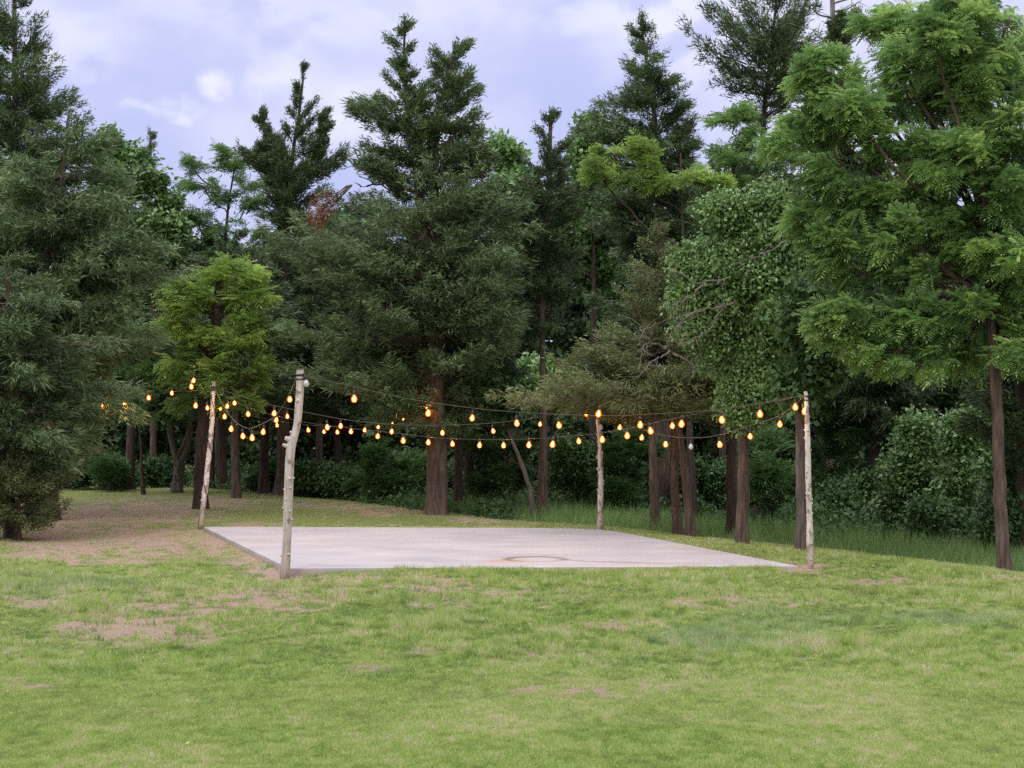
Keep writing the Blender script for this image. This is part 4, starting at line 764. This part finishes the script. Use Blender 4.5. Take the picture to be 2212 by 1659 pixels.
# --- bright young tree at the left
tree('locust_tree', 'rounded bright yellow-green young tree with a thick dark trunk at the left', 34.6, [(600, 470), (760, 455), (900, 435), (None, 432)], .14,
     lobes=[(480, 605, 78, 38), (545, 625, 55, 40), (410, 640, 60, 36), (470, 660, 90, 50), (565, 690, 48, 50), (385, 690, 42, 42), (440, 730, 70, 50), (530, 745, 75, 50), (400, 780, 58, 50), (490, 810, 80, 46), (560, 800, 48, 40), (430, 850, 60, 40), (520, 860, 42, 26)],
     kind='frond', mat='young', bark='bark_dark', seed=23, size=.30, K_=6, per=22, tint0=.42, sh=.2, sv=.06, hang=.15, nlobe=26, top_r=.55, flare=.5)
tree('broadleaf_tree', 'darker green leafy tree hugging the left side of the bright young tree', 40, [(760, 300), (None, 310)], .05, lobes=[(295, 715, 62, 42), (335, 770, 52, 42), (260, 760, 50, 40), (290, 820, 70, 40), (345, 850, 50, 40), (230, 830, 50, 35), (300, 880, 70, 30)], kind='frond', mat='locust', bark='bark_dark', seed=24, size=.28, K_=5, per=18, tint0=.28, nlobe=24)
# --- trunks standing in the dark of the wood, each with its own crown
for k_, (u, d, r, sl, lab, bk) in enumerate([(511, 38.5, .095, -4, 'straight brown trunk just right of the bright young tree', 'bark'), (570, 41, .115, 0, 'thick dim trunk deep between the two left poles', 'bark_dark'), (735, 41, .08, -14, 'thin dim trunk leaning left behind the low bulbs', 'bark_dark'),
                                   (990, 36, .09, 3, 'dark trunk close behind the thick fluted trunk', 'bark_dark'), (1014, 38, .10, 0, 'second dark trunk right of the thick fluted trunk', 'bark_dark'), (455, 44, .08, 4, 'thin black trunk behind the far left pole', 'bark_dark')]):
    tree('cedar_tree', lab, d, [(600, u+sl), (None, u)], r, [dict(path=[(520, u+sl), (880, u)], prof=[(500, u-20, u+20), (600, u-110, u+110), (720, u-140, u+140), (840, u-130, u+130), (900, u-90, u+90)])], mat='cedar', bark=bk, seed=30+k_, dens=.7, tint0=.2, size=.3, K_=8, group='cedars deep in the wood', top_r=.6)
def fork(tb, rng, T):
    for pts in ([(385, 1030), (380, 985), (368, 940), (362, 880)], [(385, 1010), (402, 975), (412, 930), (418, 870)]):
        p_ = np.array([P(u, v, 41) for u, v in pts]); tb.add(p_, np.linspace(.095, .05, 4), 8, rough=.05, rng=rng, cap=False)
tree('broadleaf_tree', 'small grey tree forking low above the grass left of the dark trunk', 41, [(1000, 386), (None, 383)], .12, lobes=[(360, 860, 60, 40), (420, 850, 50, 40)], kind='leaf', mat='shade', bark='bark_pale', seed=40, size=.14, K_=7, per=14, extra=fork, top_r=.9)
tree('broadleaf_tree', 'thin pale trunk leaning left of the slim straight-trunked cedar', 33, [(880, 1085), (930, 1098), (1000, 1128), (1060, 1146), (None, 1157)], .05, lobes=[(1090, 860, 50, 36), (1040, 830, 50, 40)], kind='leaf', mat='shade', bark='bark_pale', seed=41, size=.13, K_=7, per=14, top_r=.5)
# --- understory shrubs along the wood edge
SH = [(1985, 1150, 120, 240, 31, 'vine', .14, 'tall grey-green leafy shrub left of the far right trunk'), (2075, 1140, 50, 250, 30, 'vine', .28, 'pale upright sapling crown beside the far right trunk'), (1850, 1130, 70, 90, 34, 'shade', .35, 'rounded dark shrub right of the near right pole'),
      (1665, 1110, 46, 150, 33, 'shade', .6, 'mid green shrub between the broad-leaved tree and the grey trunk'), (1530, 1090, 50, 80, 38, 'shade', .4, 'dark shrub right of the slanting trunk'), (1800, 1060, 60, 270, 36, 'shade', .35, 'tall dark shrub behind the near right pole'),
      (2190, 1170, 60, 130, 27, 'shade', .25, 'dark shrub at the right edge behind the far right trunk'), (1350, 1110, 56, 170, 36, 'shade', .5, 'green shrub right of the far right pole'), (1250, 1110, 50, 150, 37, 'shade', .6, 'green shrub left of the far right pole'),
      (1075, 1100, 60, 170, 38, 'shade', .5, 'shrub right of the thick fluted trunk'), (850, 1075, 80, 90, 39, 'shade', .5, 'wide shrub left of the thick fluted trunk'), (700, 1060, 60, 40, 40, 'shade', .35, 'low dark shrub behind the bent near pole'),
      (240, 1050, 26, 44, 42, 'shade', .6, 'small light green sapling at the wood edge on the left'), (600, 1050, 60, 40, 43, 'shade', .25, 'low shrub between the two left poles'), (330, 1045, 50, 34, 45, 'shade', .25, 'low dark shrub behind the forking grey tree'),
      (150, 1040, 80, 50, 43, 'shade', .2, 'low dark shrub behind the left juniper bush'), (1450, 1110, 50, 90, 39, 'shade', .4, 'shrub deep behind the twin cedar trunks'), (960, 1070, 50, 60, 41, 'shade', .25, 'shrub deep behind the thick fluted trunk'), (2030, 1160, 50, 50, 28.5, 'shade', .5, 'low bush rising from the tall grass at the right')]
FR_ = (3, 5, 7, 9, 10, 12, 13, 16)
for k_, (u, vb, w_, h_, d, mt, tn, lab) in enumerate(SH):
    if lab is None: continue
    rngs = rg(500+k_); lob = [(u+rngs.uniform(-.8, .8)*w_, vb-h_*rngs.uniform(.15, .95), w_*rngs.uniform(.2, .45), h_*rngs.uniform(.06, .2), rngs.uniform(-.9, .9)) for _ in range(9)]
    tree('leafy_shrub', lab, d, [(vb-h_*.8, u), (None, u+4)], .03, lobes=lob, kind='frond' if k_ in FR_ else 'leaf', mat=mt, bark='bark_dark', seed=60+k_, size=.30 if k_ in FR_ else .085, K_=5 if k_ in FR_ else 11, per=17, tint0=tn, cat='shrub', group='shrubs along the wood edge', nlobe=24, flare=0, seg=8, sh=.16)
# pale tree crowns seen through the gaps
for k_, (u, v, w_, h_, d, mt, tn, lab) in enumerate([(1190, 830, 90, 60, 46, 'vine', .6, 'pale green tree glimpsed low between the slim cedar and the olive cedar'), (1110, 470, 70, 150, 42, 'vine', .4, 'pale green tree glimpsed between the twin-topped cedar and the slim cedar'), (1290, 560, 80, 150, 43, 'vine', .3, 'green tree glimpsed left of the olive cedar'),
                                             (690, 560, 90, 160, 46, 'shade', .5, 'dim green tree behind the twin-topped cedar'), (470, 600, 120, 90, 48, 'shade', .5, 'green tree behind the bright young tree'), (1560, 500, 120, 100, 44, 'shade', .4, 'green tree behind the open-crowned cedar')]):
    rngs = rg(700+k_); lob = [(u+rngs.uniform(-.6, .6)*w_, v+rngs.uniform(-.8, .8)*h_, w_*rngs.uniform(.4, .6), h_*rngs.uniform(.3, .45), rngs.uniform(-.8, .8)) for _ in range(8)]
    tree('broadleaf_tree', lab, d, [(v-20, u), (None, u)], .11, lobes=lob, kind='leaf', mat=mt, bark='bark_dark', seed=80+k_, size=.16, K_=8, per=15, tint0=tn, group='trees glimpsed through the gaps', nlobe=20)
tree('cedar_tree', 'dark hanging cedar in the gap between the near right pole and the huge locust', 35, [(560, 1890), (None, 1895)], .12, [dict(path=[(560, 1890), (980, 1895)], prof=[(540, 1810, 1950), (650, 1750, 2000), (780, 1735, 2010), (900, 1750, 1990), (980, 1790, 1940)])], mat='cedar', bark='bark_dark', seed=50, dens=1, tint0=.1, top_r=.6, size=.3)
tree('cedar_tree', 'dark cedar with ragged low boughs around the far right trunk', 26.5, [(500, 2200), (None, 2215)], .10, [dict(path=[(500, 2200), (1000, 2215)], prof=[(560, 2120, 2300), (700, 2080, 2320), (820, 2070, 2330), (930, 2100, 2320), (1010, 2160, 2300)])], mat='cedar', bark='bark_dark', seed=51, dens=.9, tint0=.12, top_r=.6)
# --- second rank of trees closing the wood
sky_v = lambda u: np.interp(u, [-200, 0, 230, 330, 430, 560, 640, 740, 900, 1100, 1250, 1500, 1750, 1900, 2400], [300, 300, 350, 410, 450, 440, 420, 400, 400, 350, 320, 310, 280, 250, 250])
for k_, u in enumerate(np.linspace(-150, 2360, 17)):
    rngs = rg(900+k_); d = 50+rngs.uniform(0, 7); tv = float(sky_v(u))+rngs.uniform(0, 50); H = 1010-tv
    lob = [(u+rngs.uniform(-1, 1)*100, tv+70+H*((q+.5)/11)*.92, rngs.uniform(80, 125), rngs.uniform(45, 75), rngs.uniform(-1.5, 1.5)) for q in range(11)]
    tree('forest_tree', ['dark forest tree in the second rank', 'dim forest tree in the second rank'][k_ % 2]+', number counted from the left edge' if False else
         'dim tree far back in the wood, %s' % ['beyond the left frame edge', 'behind the corner cedar', 'behind the olive cedar at left', 'behind the small cedar spire', 'behind the open light green tree', 'behind the narrow pointed cedar', 'left behind the twin-topped cedar', 'straight behind the twin-topped cedar', 'right behind the twin-topped cedar', 'behind the slim cedar', 'behind the tall irregular cedar', 'behind the olive-brown cedar', 'behind the open-crowned cedar', 'behind the grey ridged trunk', 'left behind the huge locust', 'straight behind the huge locust', 'beyond the right frame edge'][k_],
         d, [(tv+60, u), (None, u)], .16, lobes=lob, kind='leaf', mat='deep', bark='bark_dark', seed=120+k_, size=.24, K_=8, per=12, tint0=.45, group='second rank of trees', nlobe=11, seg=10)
# --- far wood as one mass, and the leafy litter at its foot
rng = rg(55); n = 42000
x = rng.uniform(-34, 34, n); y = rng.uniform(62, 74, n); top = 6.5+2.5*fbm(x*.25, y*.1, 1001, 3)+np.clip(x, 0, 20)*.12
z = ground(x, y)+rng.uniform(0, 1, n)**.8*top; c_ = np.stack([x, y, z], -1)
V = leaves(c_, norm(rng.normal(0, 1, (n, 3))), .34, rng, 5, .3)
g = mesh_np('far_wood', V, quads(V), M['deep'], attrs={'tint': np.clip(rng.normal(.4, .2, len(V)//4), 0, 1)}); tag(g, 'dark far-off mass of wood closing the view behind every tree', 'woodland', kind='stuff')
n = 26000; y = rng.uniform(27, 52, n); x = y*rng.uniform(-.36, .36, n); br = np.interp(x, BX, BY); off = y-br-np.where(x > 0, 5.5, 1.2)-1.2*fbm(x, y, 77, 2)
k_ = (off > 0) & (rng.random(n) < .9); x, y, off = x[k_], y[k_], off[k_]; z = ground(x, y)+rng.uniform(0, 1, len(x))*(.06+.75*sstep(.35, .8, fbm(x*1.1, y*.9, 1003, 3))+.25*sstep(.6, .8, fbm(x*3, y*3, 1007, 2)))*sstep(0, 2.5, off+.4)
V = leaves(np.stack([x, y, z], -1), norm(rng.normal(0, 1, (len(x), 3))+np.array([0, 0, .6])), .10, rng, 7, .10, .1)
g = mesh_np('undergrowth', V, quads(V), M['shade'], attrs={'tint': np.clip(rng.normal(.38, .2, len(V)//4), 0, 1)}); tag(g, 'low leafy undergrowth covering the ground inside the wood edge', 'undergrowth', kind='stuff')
# dry leaves and bits of bark blown over the lawn and the slab
rng = rg(66); n = 520; y = np.sqrt(rng.uniform(9.5**2, 33**2, n)); x = y*rng.uniform(-.31, .31, n); ins = in_slab(x, y, -.05); keep = ~ins | (rng.random(n) < .3); x, y, ins = x[keep], y[keep], ins[keep]
z = np.where(ins, .004, ground(x, y)+.022); n = len(x); a = rng.uniform(0, 6.28, n); s_ = rng.uniform(.010, .024, n)*np.where(ins, .8, 1)
d_ = np.stack([np.cos(a), np.sin(a), rng.uniform(-.1, .35, n)], -1)*s_[:, None]; e_ = np.stack([-np.sin(a), np.cos(a), rng.uniform(-.1, .3, n)], -1)*(s_*.45)[:, None]; c_ = np.stack([x, y, z+.004], -1)
V = np.stack([c_-d_, c_-e_, c_+d_, c_+e_], 1).reshape(-1, 3); V[:, 2] = np.maximum(V[:, 2], np.repeat(z, 4))
m = leaf_mat('dry_litter', [(0, (.16, .10, .06)), (.5, (.36, .27, .17)), (1, (.62, .56, .44))], .1, .8, .1)
g = mesh_np('leaf_litter', V, quads(V), m, attrs={'tint': rng.random(n)}); tag(g, 'scattered dry leaves and bark chips on the lawn and slab', 'leaf litter', kind='stuff')
print('FACES', sum(len(o.data.polygons) for o in bpy.data.objects if o.type == 'MESH'))
